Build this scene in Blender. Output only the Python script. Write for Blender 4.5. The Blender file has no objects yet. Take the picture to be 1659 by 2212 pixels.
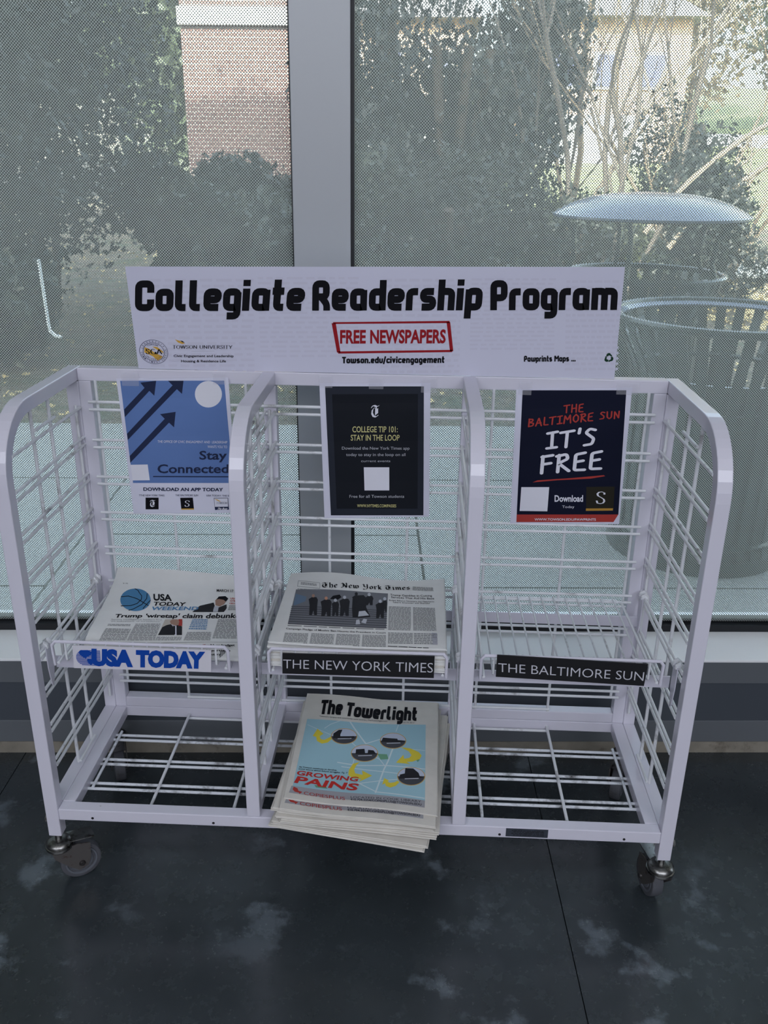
import bpy, bmesh, math, random
from mathutils import Vector, Matrix
from math import sin, cos, pi, radians

# ------------------------------------------------------------ camera, world, lights, exposure
SC = bpy.context.scene
COL = SC.collection
SC.view_settings.view_transform = 'Standard'
SC.view_settings.look = 'None'
SC.view_settings.gamma = 1
SC.view_settings.use_curve_mapping = False
SC.view_settings.exposure = 0.0
SC.cycles.use_denoising = True
SC.cycles.max_bounces = 8
SC.cycles.transparent_max_bounces = 16
SC.cycles.sample_clamp_indirect = 6

FPX = 1910.83
yaw, pit, rol = radians(-2.1230), radians(21.8192), radians(0.7815)
fv = Vector((sin(yaw)*cos(pit), cos(yaw)*cos(pit), -sin(pit)))
rv = Vector((cos(yaw), -sin(yaw), 0)); uv_ = rv.cross(fv)
r2 = rv*cos(rol)+uv_*sin(rol); u2 = -rv*sin(rol)+uv_*cos(rol)
cam_d = bpy.data.cameras.new('camera'); cam = bpy.data.objects.new('camera', cam_d); COL.objects.link(cam)
cam_d.sensor_fit = 'VERTICAL'; cam_d.sensor_height = 36; cam_d.lens = FPX/2212*36
cam_d.clip_start = .05; cam_d.clip_end = 300
mw = Matrix((( r2.x, u2.x, -fv.x, 0.0939),(r2.y, u2.y, -fv.y, -1.3258),(r2.z, u2.z, -fv.z, 1.3412),(0,0,0,1)))
cam.matrix_world = mw
SC.camera = cam

world = bpy.data.worlds.new('world'); SC.world = world; world.use_nodes = True
wn = world.node_tree.nodes; wl = world.node_tree.links
sky = wn.new('ShaderNodeTexSky'); sky.sky_type = 'NISHITA'; sky.sun_disc = False
sky.sun_elevation = radians(38); sky.sun_rotation = radians(200); sky.air_density = 1.0; sky.dust_density = 4; sky.ozone_density = 1
wn['Background'].inputs[1].default_value = SKY = 2.0
hsv = wn.new('ShaderNodeHueSaturation'); hsv.inputs['Saturation'].default_value = .62      # hazy late-winter sky
wl.new(sky.outputs[0], hsv.inputs['Color']); wl.new(hsv.outputs[0], wn['Background'].inputs[0])

def light(name, kind, loc, rot, energy, col, **k):
    d = bpy.data.lights.new(name, kind); d.energy = energy; d.color = col
    for a, b in k.items(): setattr(d, a, b)
    o = bpy.data.objects.new(name, d); COL.objects.link(o); o.location = loc; o.rotation_euler = rot
    return o
sun = light('sun', 'SUN', (0, -10, 20), (radians(52), 0, radians(-20)), 28, (1, .93, .80), angle=radians(.6))
# daylight from the lobby glazing behind the photographer, the ceiling panels, and an added overhead fill
light('lobby_fill_light', 'AREA', (0.2, -3.4, 2.94), (radians(18), 0, 0), 262, (.86, .89, 1.0), shape='RECTANGLE', size=6, size_y=2.6)  # invented overhead fill for the lobby, placed clear of the glass reflections
light('lobby_window_light', 'AREA', (0.3, -5.3, 1.75), (radians(90), 0, 0), 26, (.86, .89, 1.0), shape='RECTANGLE', size=6, size_y=2.3)
light('ceiling_panel_light', 'AREA', (-.9, -1.6, 2.94), (0, 0, 0), 7, (.95, .95, 1.0), shape='RECTANGLE', size=1.2, size_y=.6)
light('ceiling_panel_light', 'AREA', (1.3, -1.6, 2.94), (0, 0, 0), 7, (.95, .95, 1.0), shape='RECTANGLE', size=1.2, size_y=.6)

# ------------------------------------------------------------ helpers
def lin(c): return tuple((x/12.92 if x <= .04045 else ((x+.055)/1.055)**2.4) for x in c)
def rgb(r, g, b): return lin((r/255, g/255, b/255))
def mat(name, col, rough=.5, metal=0., spec=.5, var=0., scale=20., bump=0., dirt=None, dscale=12., dlo=.55, dhi=.75, coat=0):
    m = bpy.data.materials.new(name); m.use_nodes = True
    n = m.node_tree.nodes; l = m.node_tree.links; p = n['Principled BSDF']
    p.inputs['Base Color'].default_value = (*col, 1); p.inputs['Roughness'].default_value = rough
    p.inputs['Metallic'].default_value = metal; p.inputs['Specular IOR Level'].default_value = spec
    p.inputs['Coat Weight'].default_value = coat
    src = None
    if var or dirt or bump:
        tc = n.new('ShaderNodeTexCoord'); ns = n.new('ShaderNodeTexNoise'); ns.inputs['Scale'].default_value = scale
        ns.inputs['Detail'].default_value = 5; l.new(tc.outputs['Object'], ns.inputs['Vector'])
    if var:
        r = n.new('ShaderNodeValToRGB'); e = r.color_ramp.elements; e[0].position = .3; e[1].position = .7
        e[0].color = (*[max(0, c*(1-var)) for c in col], 1); e[1].color = (*[min(1, c*(1+var)) for c in col], 1)
        l.new(ns.outputs['Fac'], r.inputs[0]); src = r.outputs[0]
    if dirt:
        n2 = n.new('ShaderNodeTexNoise'); n2.inputs['Scale'].default_value = dscale; n2.inputs['Detail'].default_value = 8
        n2.inputs['Roughness'].default_value = .7
        l.new(tc.outputs['Object'], n2.inputs['Vector'])
        r2_ = n.new('ShaderNodeValToRGB'); e = r2_.color_ramp.elements; e[0].position = dlo; e[1].position = dhi
        e[0].color = (0, 0, 0, 1); e[1].color = (1, 1, 1, 1)
        l.new(n2.outputs['Fac'], r2_.inputs[0])
        mx = n.new('ShaderNodeMix'); mx.data_type = 'RGBA'; mx.inputs[6].default_value = (*col, 1); mx.inputs[7].default_value = (*dirt, 1)
        if src: l.new(src, mx.inputs[6])
        l.new(r2_.outputs[0], mx.inputs[0]); src = mx.outputs[2]
    if src: l.new(src, p.inputs['Base Color'])
    if bump:
        b = n.new('ShaderNodeBump'); b.inputs['Strength'].default_value = bump; b.inputs['Distance'].default_value = .004
        l.new(ns.outputs['Fac'], b.inputs['Height']); l.new(b.outputs[0], p.inputs['Normal'])
    return m

def link(name, me, m, parent=None, loc=None, rotz=0):
    o = bpy.data.objects.new(name, me); COL.objects.link(o)
    if m is not None and len(me.materials) == 0: me.materials.append(m)
    if parent is not None: o.parent = parent
    if loc is not None: o.location = loc
    if rotz: o.rotation_euler = (0, 0, rotz)
    return o
def empty(name, loc=(0, 0, 0), rotz=0):
    o = bpy.data.objects.new(name, None); COL.objects.link(o); o.location = loc; o.rotation_euler = (0, 0, rotz)
    o.empty_display_size = .05
    return o
def tag(o, label, cat, group=None, kind=None):
    o['label'] = label; o['category'] = cat
    if group: o['group'] = group
    if kind: o['kind'] = kind
    return o
def struct(o, label=None):
    o['kind'] = 'structure'
    if label: o['label'] = label
    return o

class MB:
    def __init__(s): s.v = []; s.f = []
    def add(s, vs, fs):
        k = len(s.v); s.v += [tuple(v) for v in vs]; s.f += [tuple(i+k for i in f) for f in fs]; return s
    def box(s, x0, x1, y0, y1, z0, z1):
        return s.add([(x0,y0,z0),(x1,y0,z0),(x1,y1,z0),(x0,y1,z0),(x0,y0,z1),(x1,y0,z1),(x1,y1,z1),(x0,y1,z1)],
                     [(3,2,1,0),(4,5,6,7),(0,1,5,4),(1,2,6,5),(2,3,7,6),(3,0,4,7)])
    def sweep(s, pts, section, closed=False, up=None):
        pts = [Vector(p) for p in pts]; n = len(pts); k = len(section); rings = []
        prev = None
        for i, p in enumerate(pts):
            a = pts[i-1] if (i > 0 or closed) else pts[i]; b = pts[(i+1) % n] if (i < n-1 or closed) else pts[i]
            d1 = (p-a).normalized() if (p-a).length > 1e-9 else (b-p).normalized()
            d2 = (b-p).normalized() if (b-p).length > 1e-9 else d1
            t = (d1+d2).normalized(); c = max(.35, t.dot(d1))
            if up is not None: x = Vector(up)
            elif prev is None:
                x = t.orthogonal().normalized()
            else: x = prev
            x = (x-t*x.dot(t)).normalized(); prev = x
            y = t.cross(x)
            bend = (d2-d1)
            m = 1/c if bend.length > 1e-4 else 1
            bn = bend.normalized() if bend.length > 1e-4 else None
            ring = []
            for (u, v) in section:
                o = x*u+y*v
                if bn is not None: o = o+bn*(o.dot(bn))*(m-1)
                ring.append(p+o)
            rings.append(ring)
        vs = [q for r in rings for q in r]; fs = []
        for i in range(n-1 if not closed else n):
            j = (i+1) % n
            for q in range(k):
                w = (q+1) % k; fs.append((i*k+q, i*k+w, j*k+w, j*k+q))
        if not closed: fs += [tuple(range(k-1, -1, -1)), tuple((n-1)*k+q for q in range(k))]
        return s.add(vs, fs)
    def tube(s, pts, r, k=8, closed=False):
        if isinstance(pts[0], (int, float)): raise ValueError
        return s.sweep(pts, [(r*cos(2*pi*i/k), r*sin(2*pi*i/k)) for i in range(k)], closed)
    def lathe(s, prof, k=32, c=(0, 0), cap=True):
        vs = []; fs = []
        for (r, z) in prof: vs += [(c[0]+r*cos(2*pi*i/k), c[1]+r*sin(2*pi*i/k), z) for i in range(k)]
        for j in range(len(prof)-1):
            for i in range(k):
                w = (i+1) % k; fs.append((j*k+i, j*k+w, (j+1)*k+w, (j+1)*k+i))
        if cap: fs += [tuple(range(k-1, -1, -1)), tuple((len(prof)-1)*k+i for i in range(k))]
        return s.add(vs, fs)
    def prism(s, poly, z0, z1, fn=None):
        n = len(poly); vs = [(x, y, z0) for x, y in poly]+[(x, y, z1) for x, y in poly]
        if fn: vs = [fn(*v) for v in vs]
        return s.add(vs, [tuple(range(n-1, -1, -1)), tuple(range(n, 2*n))]+[(i, (i+1) % n, n+(i+1) % n, n+i) for i in range(n)])
    def mesh(s, name, smooth=False):
        me = bpy.data.meshes.new(name); me.from_pydata(s.v, [], s.f)
        if smooth:
            for p in me.polygons: p.use_smooth = True
        me.update(); return me
    def build(s, name, m, parent=None, smooth=False, bevel=0, loc=None, rotz=0, fixn=False):
        me = s.mesh(name, smooth)
        if fixn:
            b = bmesh.new(); b.from_mesh(me); bmesh.ops.recalc_face_normals(b, faces=b.faces); b.to_mesh(me); b.free()
        o = link(name, me, m, parent, loc, rotz)
        if bevel:
            md = o.modifiers.new('bevel', 'BEVEL'); md.width = bevel; md.segments = 2; md.limit_method = 'ANGLE'
            md.angle_limit = radians(50)
        if smooth:
            try:
                me.set_sharp_from_angle(angle=radians(40))
            except Exception: pass
        return o
# ------------------------------------------------------------ lettering and flat print
def circ(cx, cy, rx, ry, a0=0, a1=360, n=14):
    return [(cx+rx*cos(radians(a0+(a1-a0)*i/n)), cy+ry*sin(radians(a0+(a1-a0)*i/n))) for i in range(n+1)]
_box = [(.47,.36),(.47,.11),(.11,.11),(.11,.615),(.47,.615),(.47,.36)]
H = {'C':(.62,[[(.51,.6),(.51,.89),(.11,.89),(.11,.11),(.51,.11),(.51,.38)]]),'o':(.58,[_box]),'l':(.41,[[(.11,1),(.11,.11),(.35,.11)]]),
'e':(.58,[[(.12,.36),(.47,.36),(.47,.615),(.11,.615),(.11,.11),(.49,.11)]]),'g':(.58,[_box,[(.47,.6),(.47,-.17),(.14,-.17)]]),
'i':(.24,[[(.11,0),(.11,.72)],[(.11,.8),(.11,1)]]),'a':(.6,[_box,[(.47,0),(.47,.68)]]),'t':(.42,[[(.16,1),(.16,.11),(.38,.11)],[(0,.63),(.38,.63)]]),
'R':(.62,[[(.11,0),(.11,.89),(.48,.89),(.48,.46),(.11,.46)],[(.3,.46),(.5,.22),(.5,0)]]),'d':(.59,[_box,[(.47,0),(.47,1)]]),
'r':(.42,[[(.11,0),(.11,.615),(.4,.615)]]),'s':(.56,[[(.47,.615),(.11,.615),(.11,.365),(.45,.365),(.45,.11),(.07,.11)]]),
'h':(.59,[[(.11,0),(.11,1)],[(.11,.615),(.47,.615),(.47,0)]]),'p':(.59,[_box,[(.11,-.27),(.11,.68)]]),'P':(.6,[[(.11,0),(.11,.89),(.48,.89),(.48,.42),(.11,.42)]]),
'm':(.9,[[(.11,0),(.11,.725)],[(.11,.615),(.45,.615),(.45,0)],[(.45,.615),(.79,.615),(.79,0)]]),'n':(.59,[[(.11,0),(.11,.725)],[(.11,.615),(.47,.615),(.47,0)]]),
'w':(.86,[[(.11,.725),(.11,.11),(.75,.11),(.75,.725)],[(.43,.11),(.43,.7)]]),'u':(.58,[[(.11,.725),(.11,.11),(.47,.11),(.47,.725)]]),
'v':(.54,[[(.08,.725),(.26,.08),(.44,.725)]]),'c':(.54,[[(.45,.5),(.45,.615),(.11,.615),(.11,.11),(.45,.11),(.45,.24)]]),
'T':(.6,[[(0,.89),(.6,.89)],[(.3,.89),(.3,0)]]),'M':(.86,[[(.11,0),(.11,.95),(.43,.45),(.75,.95),(.75,0)]]),'.':(.24,[[(.11,0),(.11,.22)]]),
'/':(.4,[[(.05,-.15),(.32,1.05)]]),' ':(.3,[])}
C = {'T':(.66,[[(.02,.9),(.62,.96)],[(.32,.93),(.26,.02)]]),'H':(.66,[[(.12,.98),(.06,.02)],[(.56,1),(.52,0)],[(.08,.48),(.56,.54)]]),
'E':(.56,[[(.5,.98),(.12,.92),(.06,.04),(.48,.02)],[(.1,.5),(.42,.54)]]),'B':(.6,[[(.14,.98),(.06,.02)],[(.1,.95),(.48,.9),(.46,.68),(.12,.54)],[(.12,.54),(.54,.4),(.46,.1),(.06,.03)]]),
'A':(.66,[[(.04,.02),(.36,.98),(.58,0)],[(.14,.34),(.54,.38)]]),'L':(.5,[[(.14,1),(.08,.05),(.46,.06)]]),'I':(.5,[[(.26,.96),(.22,.04)],[(.04,.92),(.48,.98)],[(0,.03),(.44,.06)]]),
'M':(.76,[[(.04,0),(.14,.96),(.38,.4),(.64,1),(.68,0)]]),'O':(.64,[[(.34,.98),(.1,.72),(.08,.3),(.3,.02),(.54,.25),(.56,.72),(.34,.98)]]),
'R':(.6,[[(.14,.96),(.08,0)],[(.04,.9),(.44,.98),(.5,.72),(.12,.5),(.54,.02)]]),'S':(.56,[[(.5,.9),(.26,1),(.08,.78),(.44,.4),(.36,.08),(.02,.04)]]),
'U':(.62,[[(.1,1),(.08,.26),(.28,.02),(.5,.24),(.54,1)]]),'N':(.64,[[(.08,0),(.12,.98),(.5,.06),(.56,1)]]),'F':(.54,[[(.12,.96),(.06,0)],[(.08,.93),(.52,.98)],[(.08,.5),(.44,.54)]]),
"'":(.2,[[(.12,1.05),(.08,.78)]]),' ':(.35,[])}
B = {'T':(.8,[[(.04,.8),(.12,.95),(.3,.98),(.5,.88),(.7,.97)],[(.3,.8),(.12,.62),(.08,.32),(.2,.08),(.44,.02),(.66,.18)],[(.44,.82),(.42,.2)],[(.56,.72),(.56,.3)]]),
'h':(.52,[[(.06,.98),(.12,.92),(.12,.02),(.18,.0)],[(.12,.5),(.3,.64),(.42,.5),(.42,.1),(.3,-.14)]]),
'e':(.48,[[(.12,.32),(.4,.44),(.36,.58),(.24,.64),(.1,.5),(.1,.14),(.24,.02),(.42,.14)]]),
'N':(.82,[[(.04,.78),(.14,.94),(.26,.84),(.26,.16),(.12,.04),(.02,.12)],[(.26,.84),(.6,.12),(.66,.06)],[(.6,.98),(.66,.88),(.66,.1)]]),
'w':(.76,[[(.04,.64),(.12,.54),(.12,.12),(.22,.02),(.36,.14)],[(.36,.62),(.36,.12),(.48,.02),(.64,.14),(.66,.46),(.56,.64)]]),
'Y':(.76,[[(.02,.82),(.1,.94),(.2,.86),(.2,.5),(.34,.38),(.54,.48)],[(.54,.96),(.6,.88),(.6,.2),(.46,-.08),(.2,-.16),(.06,-.04)]]),
'o':(.5,[[(.1,.5),(.1,.14),(.24,.02),(.4,.14),(.4,.5),(.26,.64),(.1,.5)]]),'r':(.42,[[(.06,.64),(.12,.54),(.12,.08),(.18,.02)],[(.12,.5),(.28,.64),(.38,.56)]]),
'k':(.52,[[(.06,.98),(.12,.92),(.12,.02)],[(.12,.38),(.3,.62),(.38,.52),(.18,.36)],[(.2,.36),(.36,.06),(.46,.06)]]),'i':(.28,[[(.06,.64),(.12,.54),(.12,.08),(.2,.02)],[(.1,.82),(.14,.88)]]),
'm':(.76,[[(.06,.64),(.12,.54),(.12,.04)],[(.12,.5),(.26,.64),(.36,.52),(.36,.04)],[(.36,.5),(.5,.64),(.62,.52),(.62,.1),(.7,.02)]]),
's':(.46,[[(.38,.54),(.26,.64),(.1,.52),(.14,.38),(.34,.28),(.38,.14),(.24,.02),(.08,.1)]]),' ':(.3,[])}
N = {'T':(.72,[[(.02,.95),(.7,.95)],[(.36,.95),(.36,.02)],[(.24,.02),(.48,.02)]]),'O':(.86,[circ(.43,.49,.37,.46)]),'W':(1.1,[[(.04,.96),(.3,.03),(.54,.96)],[(.54,.96),(.8,.03),(1.06,.98)]]),
'S':(.6,[[(.5,.76),(.5,.9),(.36,.97),(.2,.94),(.1,.8),(.14,.64),(.3,.53),(.46,.4),(.5,.24),(.42,.08),(.26,.02),(.1,.06),(.06,.26)]]),
'N':(.84,[[(.12,.02),(.12,.95),(.72,.04),(.72,.96)]]),'U':(.8,[[(.1,.96),(.1,.3),(.22,.08),(.4,.03),(.58,.08),(.7,.3),(.7,.96)]]),'I':(.3,[[(.15,.02),(.15,.96)]]),
'V':(.8,[[(.04,.96),(.4,.03),(.76,.96)]]),'E':(.62,[[(.56,.95),(.12,.95),(.12,.03),(.58,.03)],[(.12,.5),(.48,.5)]]),'R':(.7,[[(.12,.02),(.12,.95),(.4,.95),(.54,.84),(.54,.64),(.4,.52),(.12,.52)],[(.34,.52),(.66,.03)]]),
'Y':(.76,[[(.04,.96),(.38,.48),(.72,.96)],[(.38,.48),(.38,.02)]]),'G':(.84,[circ(.44,.49,.36,.46,50,355),[(.8,.02),(.8,.42),(.58,.42)]]),'A':(.82,[[(.04,.03),(.4,.96),(.76,.03)],[(.2,.34),(.62,.34)]]),
'C':(.8,[circ(.44,.49,.36,.46,45,315)]),'M':(1.0,[[(.1,.02),(.14,.95),(.5,.1),(.86,.95),(.9,.02)]]),'L':(.6,[[(.12,.96),(.12,.03),(.56,.03)]]),'D':(.84,[[(.12,.95),(.12,.03),(.44,.03),(.7,.2),(.76,.5),(.7,.8),(.44,.95),(.12,.95)]]),
'H':(.82,[[(.12,.02),(.12,.96)],[(.7,.02),(.7,.96)],[(.12,.5),(.7,.5)]]),'P':(.66,[[(.12,.02),(.12,.95),(.4,.95),(.54,.84),(.54,.6),(.4,.48),(.12,.48)]]),' ':(.36,[])}
def fillet(pl, r):
    if r <= 0 or len(pl) < 3: return pl
    closed = pl[0] == pl[-1]; out = [pl[0]]
    for i in range(1, len(pl)-1):
        a, b, c = Vector(pl[i-1]), Vector(pl[i]), Vector(pl[i+1])
        d1, d2 = (a-b), (c-b)
        if abs(d1.normalized().dot(d2.normalized())) > .97: out.append(pl[i]); continue
        rr = min(r, d1.length*.5, d2.length*.5); p, q = b+d1.normalized()*rr, b+d2.normalized()*rr
        for k in range(5):
            t = k/4; out.append(tuple(p*(1-t)**2+b*2*t*(1-t)+q*t*t))
    return out+[pl[-1]]
def ribbon(pl, w):
    pl = [p for k, p in enumerate(pl) if k == 0 or (Vector(p)-Vector(pl[k-1])).length > 1e-5]
    closed = pl[0] == pl[-1]; n = len(pl); L = []; R = []
    nr = []
    for a, b in zip(pl, pl[1:]):
        d = (Vector(b)-Vector(a)).normalized(); nr.append(Vector((-d.y, d.x)))
    for i, p in enumerate(pl):
        n1 = nr[i-1] if (i > 0 or closed) else nr[0]; n2 = nr[i] if i < n-1 else (nr[0] if closed else nr[-1])
        if i == 0 and closed: n1 = nr[-1]
        m = (n1+n2).normalized(); k = w/2/max(.6, m.dot(n1)); c = Vector(p)
        L.append(tuple(c+m*k)); R.append(tuple(c-m*k))
    return [[L[i], R[i], R[i+1], L[i+1]] for i in range(n-1)]
def nibs(pl, nx, ny):
    return [[(a[0]-nx, a[1]-ny), (a[0]+nx, a[1]+ny), (b[0]+nx, b[1]+ny), (b[0]-nx, b[1]-ny)] for a, b in zip(pl, pl[1:])]
def stroke_text(txt, font, bold=0.):
    F = {'H': H, 'C': C, 'B': B, 'N': N}[font]; x = 0; polys = []
    for ch in txt:
        adv, ls = F[ch]
        for pl in ls:
            pl = [(px+x, py) for px, py in pl]
            if font == 'H': polys += ribbon(fillet(pl, .14), .235+bold)
            elif font == 'C':
                polys += ribbon(fillet(pl, .1), .15)
                for e in (pl[0], pl[-1]): polys.append(circ(e[0], e[1], .075, .075, 0, 315, 7))
            elif font == 'B': polys += nibs(pl, .075, .055)+ribbon(pl, .045)
            else: polys += nibs(pl, .055+bold, .0)+ribbon(pl, .05)
        x += adv+{'H': .06, 'C': .1, 'B': .06, 'N': .08}[font]
    return polys
TXT = {}; COMP = {}
def prepare_texts(items):
    keys = {(it[2], it[12]) for it in items if it[0] == 'T' and it[11] == 'F'} | {('H', 0)} | {(c, .02) for c in SEALCH}
    objs = {}
    for k in sorted(keys):
        c = bpy.data.curves.new('t', 'FONT'); c.body = k[0]; c.offset = k[1]*.55; c.resolution_u = 3; c.fill_mode = 'FRONT'
        o = bpy.data.objects.new('t', c); COL.objects.link(o); objs[k] = o
    dg = bpy.context.evaluated_depsgraph_get(); dg.update()
    for k, o in objs.items():
        me = o.evaluated_get(dg).to_mesh()
        par = list(range(len(me.vertices)))
        def root(i):
            while par[i] != i: i = par[i]
            return i
        for p in me.polygons:
            for i in p.vertices[1:]: par[root(i)] = root(p.vertices[0])
        order = {}
        TXT[k] = ([(v.co.x, v.co.y) for v in me.vertices], [tuple(p.vertices) for p in me.polygons])
        COMP[k] = [order.setdefault(root(p.vertices[0]), len(order)) for p in me.polygons]
        o.evaluated_get(dg).to_mesh_clear()
    for o in objs.values():
        c = o.data; bpy.data.objects.remove(o); bpy.data.curves.remove(c)
SEALCH = set('LEADERSHIPCOMMITMENTSERVICETOWSONUNIVERSITY')
LAYER = .00016
LOOSE = {'article_text', 'ghost_print', 'quote_text', 'map_roads', 'map_parks', 'ball_seams', 'photograph_figures', 'photograph_faces', 'photograph_socks', 'globe_stripes', 'photograph_steps', 'icon_letter'}
SINGLE = {'map_arrow', 'round_photo', 'round_photo_ground', 'picture_ring', 'round_photo_building', 'round_photo_road', 'arrow', 'app_icon', 'blank_plate'}
class Sheet:
    """print laid on a sheet: (s,t) runs 0..1 right and down; fn gives the point in space"""
    def __init__(s, fn, owner, cuts=0, flip=1, base=.0003):
        s.fn = fn; s.o = owner; s.cuts = cuts; s.parts = {}; s.flip = flip; s.base = base
    def poly(s, part, col, pts, layer=1):
        if s.cuts and max(p[1] for p in pts) > .998: return
        s.parts.setdefault((part, col, int(layer)) if part not in SINGLE else (part, col, int(layer), len(s.parts)), []).append((layer, pts))
    def mesh_(s, part, col, vs, fs, layer=1):
        for f in fs: s.poly(part, col, [vs[i] for i in f], layer)
    def text(s, it):
        _, _, txt, s0, t0, s1, t1, hs, ht, part, col, font, bold, sl = it
        if font == 'F': vs, fs = TXT[(txt, bold)]; cap = CAP; polys = [[vs[i] for i in f] for f in fs]; comp = COMP[(txt, bold)]
        else: polys = stroke_text(txt, font, bold); cap = 1.
        xs = [x for p in polys for x, y in p]; x0, x1 = min(xs), max(xs)
        L = 7 if col in ('white', 'silver', 'cream', 'lgrey', 'brick', 'navy') and part not in ('arrow',) else 5
        if s.name in ('usa', 'nyt'): L = 3
        if part == 'headline' and s.name == 'tow': L = 6
        if s.name == 'tow' and L == 5: L = 4
        for ip, p in enumerate(polys):
            q = []
            for x, y in p:
                a = (x-x0)/(x1-x0); b = y/cap
                if sl: a += sl*.22*b*cap/(x1-x0)
                q.append((s0+(s1-s0)*a+hs*b, t0+(t1-t0)*a+ht*b))
            s.poly(part, col, q, L+(.05*(ip % 17) if font != 'F' else .25*(comp[ip] % 3)))
    def words(s, it, rnd):
        _, _, part, col, n, q = it
        big = col == 'ghost'
        for k in range(n):
            t = (k+.5)/n; x = 0
            hgt = .55 if not big else .45
            while x < 1:
                w = rnd.uniform(.06, .2)*(1 if not big else .8); e = min(1, x+w)
                def P(a, b):
                    l = [q[0][i]*(1-b)+q[3][i]*b for i in (0, 1)]; r = [q[1][i]*(1-b)+q[2][i]*b for i in (0, 1)]
                    return (l[0]*(1-a)+r[0]*a, l[1]*(1-a)+r[1]*a)
                ta, tb = (k+.5-hgt/2)/n, (k+.5+hgt/2)/n
                s.poly(part, col, [P(x, ta), P(e, ta), P(e, tb), P(x, tb)], 1)
                x = e+(.02 if not big else .035)
    def on_grid(s, a, b):
        if not s.cuts: return Vector(s.fn(a, b))
        n = s.cuts; i = min(n-1, max(0, int(a*n))); j = min(n-1, max(0, int(b*n))); u, v = a*n-i, b*n-j
        if not hasattr(s, 'cache'): s.cache = {}
        def g(i, j):
            if (i, j) not in s.cache: s.cache[(i, j)] = Vector(s.fn(i/n, j/n))
            return s.cache[(i, j)]
        return (g(i, j)*(1-u)+g(i+1, j)*u)*(1-v)+(g(i, j+1)*(1-u)+g(i+1, j+1)*u)*v
    def done(s):
        for (part, col, *_), polys in s.parts.items():
            bm = bmesh.new()
            for ly, p in polys:
                vs = [bm.verts.new((x, y, ly)) for x, y in p]
                try: bm.faces.new(vs)
                except ValueError: pass
            bm.normal_update()
            if s.cuts:
                bmesh.ops.triangulate(bm, faces=[f for f in bm.faces if len(f.verts) > 4])
                xs = [v.co.x for v in bm.verts]; ys = [v.co.y for v in bm.verts]
                for ax, lo, hi in ((0, min(xs), max(xs)), (1, min(ys), max(ys))):
                    for k in range(1, s.cuts):
                        c = k/s.cuts
                        if lo < c < hi:
                            co = (c, 0, 0) if ax == 0 else (0, c, 0); no = (1, 0, 0) if ax == 0 else (0, 1, 0)
                            bmesh.ops.bisect_plane(bm, geom=list(bm.verts)+list(bm.edges)+list(bm.faces), plane_co=co, plane_no=no, dist=1e-7)
            for v in bm.verts:
                a, b = v.co.x, v.co.y; e = 1e-3
                F = s.on_grid; p = F(a, b); du = F(a+e, b)-F(a-e, b); dv = F(a, b+e)-F(a, b-e)
                n = dv.cross(du).normalized(); v.co = p+n*(s.base+LAYER*v.co.z); N0 = n
            bm.normal_update()
            for f in bm.faces:
                if f.normal.dot(N0) < 0: f.normal_flip()
            bm.normal_update()
            me = bpy.data.meshes.new(part); bm.to_mesh(me); bm.free()
            o = link(part, me, INK[col], s.o)
            if part in LOOSE: o['kind'] = 'stuff'
def bil(c):
    def f(s, t):
        a = [c[0][i]*(1-s)+c[1][i]*s for i in range(3)]; b = [c[3][i]*(1-s)+c[2][i]*s for i in range(3)]
        return [a[i]*(1-t)+b[i]*t for i in range(3)]
    return f
# ------------------------------------------------------------ materials
WHITE = mat('white_enamel', rgb(214, 212, 224), .28, spec=.5, dirt=rgb(128, 124, 122), dscale=26, dlo=.69, dhi=.76, coat=.3)
WIRE = mat('wire_enamel', rgb(224, 226, 230), .32, dirt=rgb(105, 102, 98), dscale=14, dlo=.56, dhi=.74)
WIRED = mat('worn_wire_enamel', rgb(218, 222, 228), .33, dirt=rgb(70, 68, 66), dscale=22, dlo=.5, dhi=.68)
CHROME = mat('worn_chrome', rgb(150, 150, 148), .32, metal=1, dirt=rgb(60, 52, 45), dscale=60, dlo=.5, dhi=.66)
FORK = mat('dull_zinc', rgb(112, 108, 106), .45, metal=.7, dirt=rgb(80, 58, 48), dscale=50, dlo=.56, dhi=.7)
TYRE = mat('grey_rubber', rgb(80, 82, 88), .6, dirt=rgb(60, 58, 56), dscale=40)
HUB = mat('grey_plastic_hub', rgb(98, 102, 110), .5)
DARKR = mat('dark_steel', rgb(60, 58, 58), .4, metal=.6)
BLACKP = mat('black_plastic', rgb(12, 12, 16), .35)
PLATE = mat('dark_foil_label', rgb(62, 68, 78), .4, metal=.3, var=.2, scale=80)
PAPER = mat('white_paper', rgb(216, 216, 232), .6)
GLOSSP = mat('card_paper', rgb(206, 206, 224), .45)
NEWS = mat('newsprint', rgb(222, 222, 220), .8, var=.03, scale=30)
NEWST = mat('aged_newsprint', rgb(212, 208, 200), .8, var=.05, scale=30)
ALU = mat('anodised_aluminium', rgb(176, 179, 182), .42, metal=.25, spec=.5)
ALUD = mat('dado_aluminium', rgb(106, 111, 116), .5, metal=.2, var=.05, scale=3)
ALUDD = mat('dado_aluminium_dark', rgb(76, 82, 90), .45, metal=.2, var=.05, scale=3)
SILL = mat('sill_aluminium', rgb(250, 251, 252), .35, metal=.0, spec=.5)
GASK = mat('black_gasket', rgb(14, 18, 24), .5)
CAULK = mat('beige_sealant', rgb(138, 132, 120), .8, var=.2, scale=18, bump=.6, dirt=rgb(80, 70, 58), dscale=10, dlo=.55, dhi=.7)
WALLM = mat('painted_wall', rgb(96, 98, 100), .8)
CEILM = mat('ceiling_paint', rgb(215, 215, 212), .9)

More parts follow.
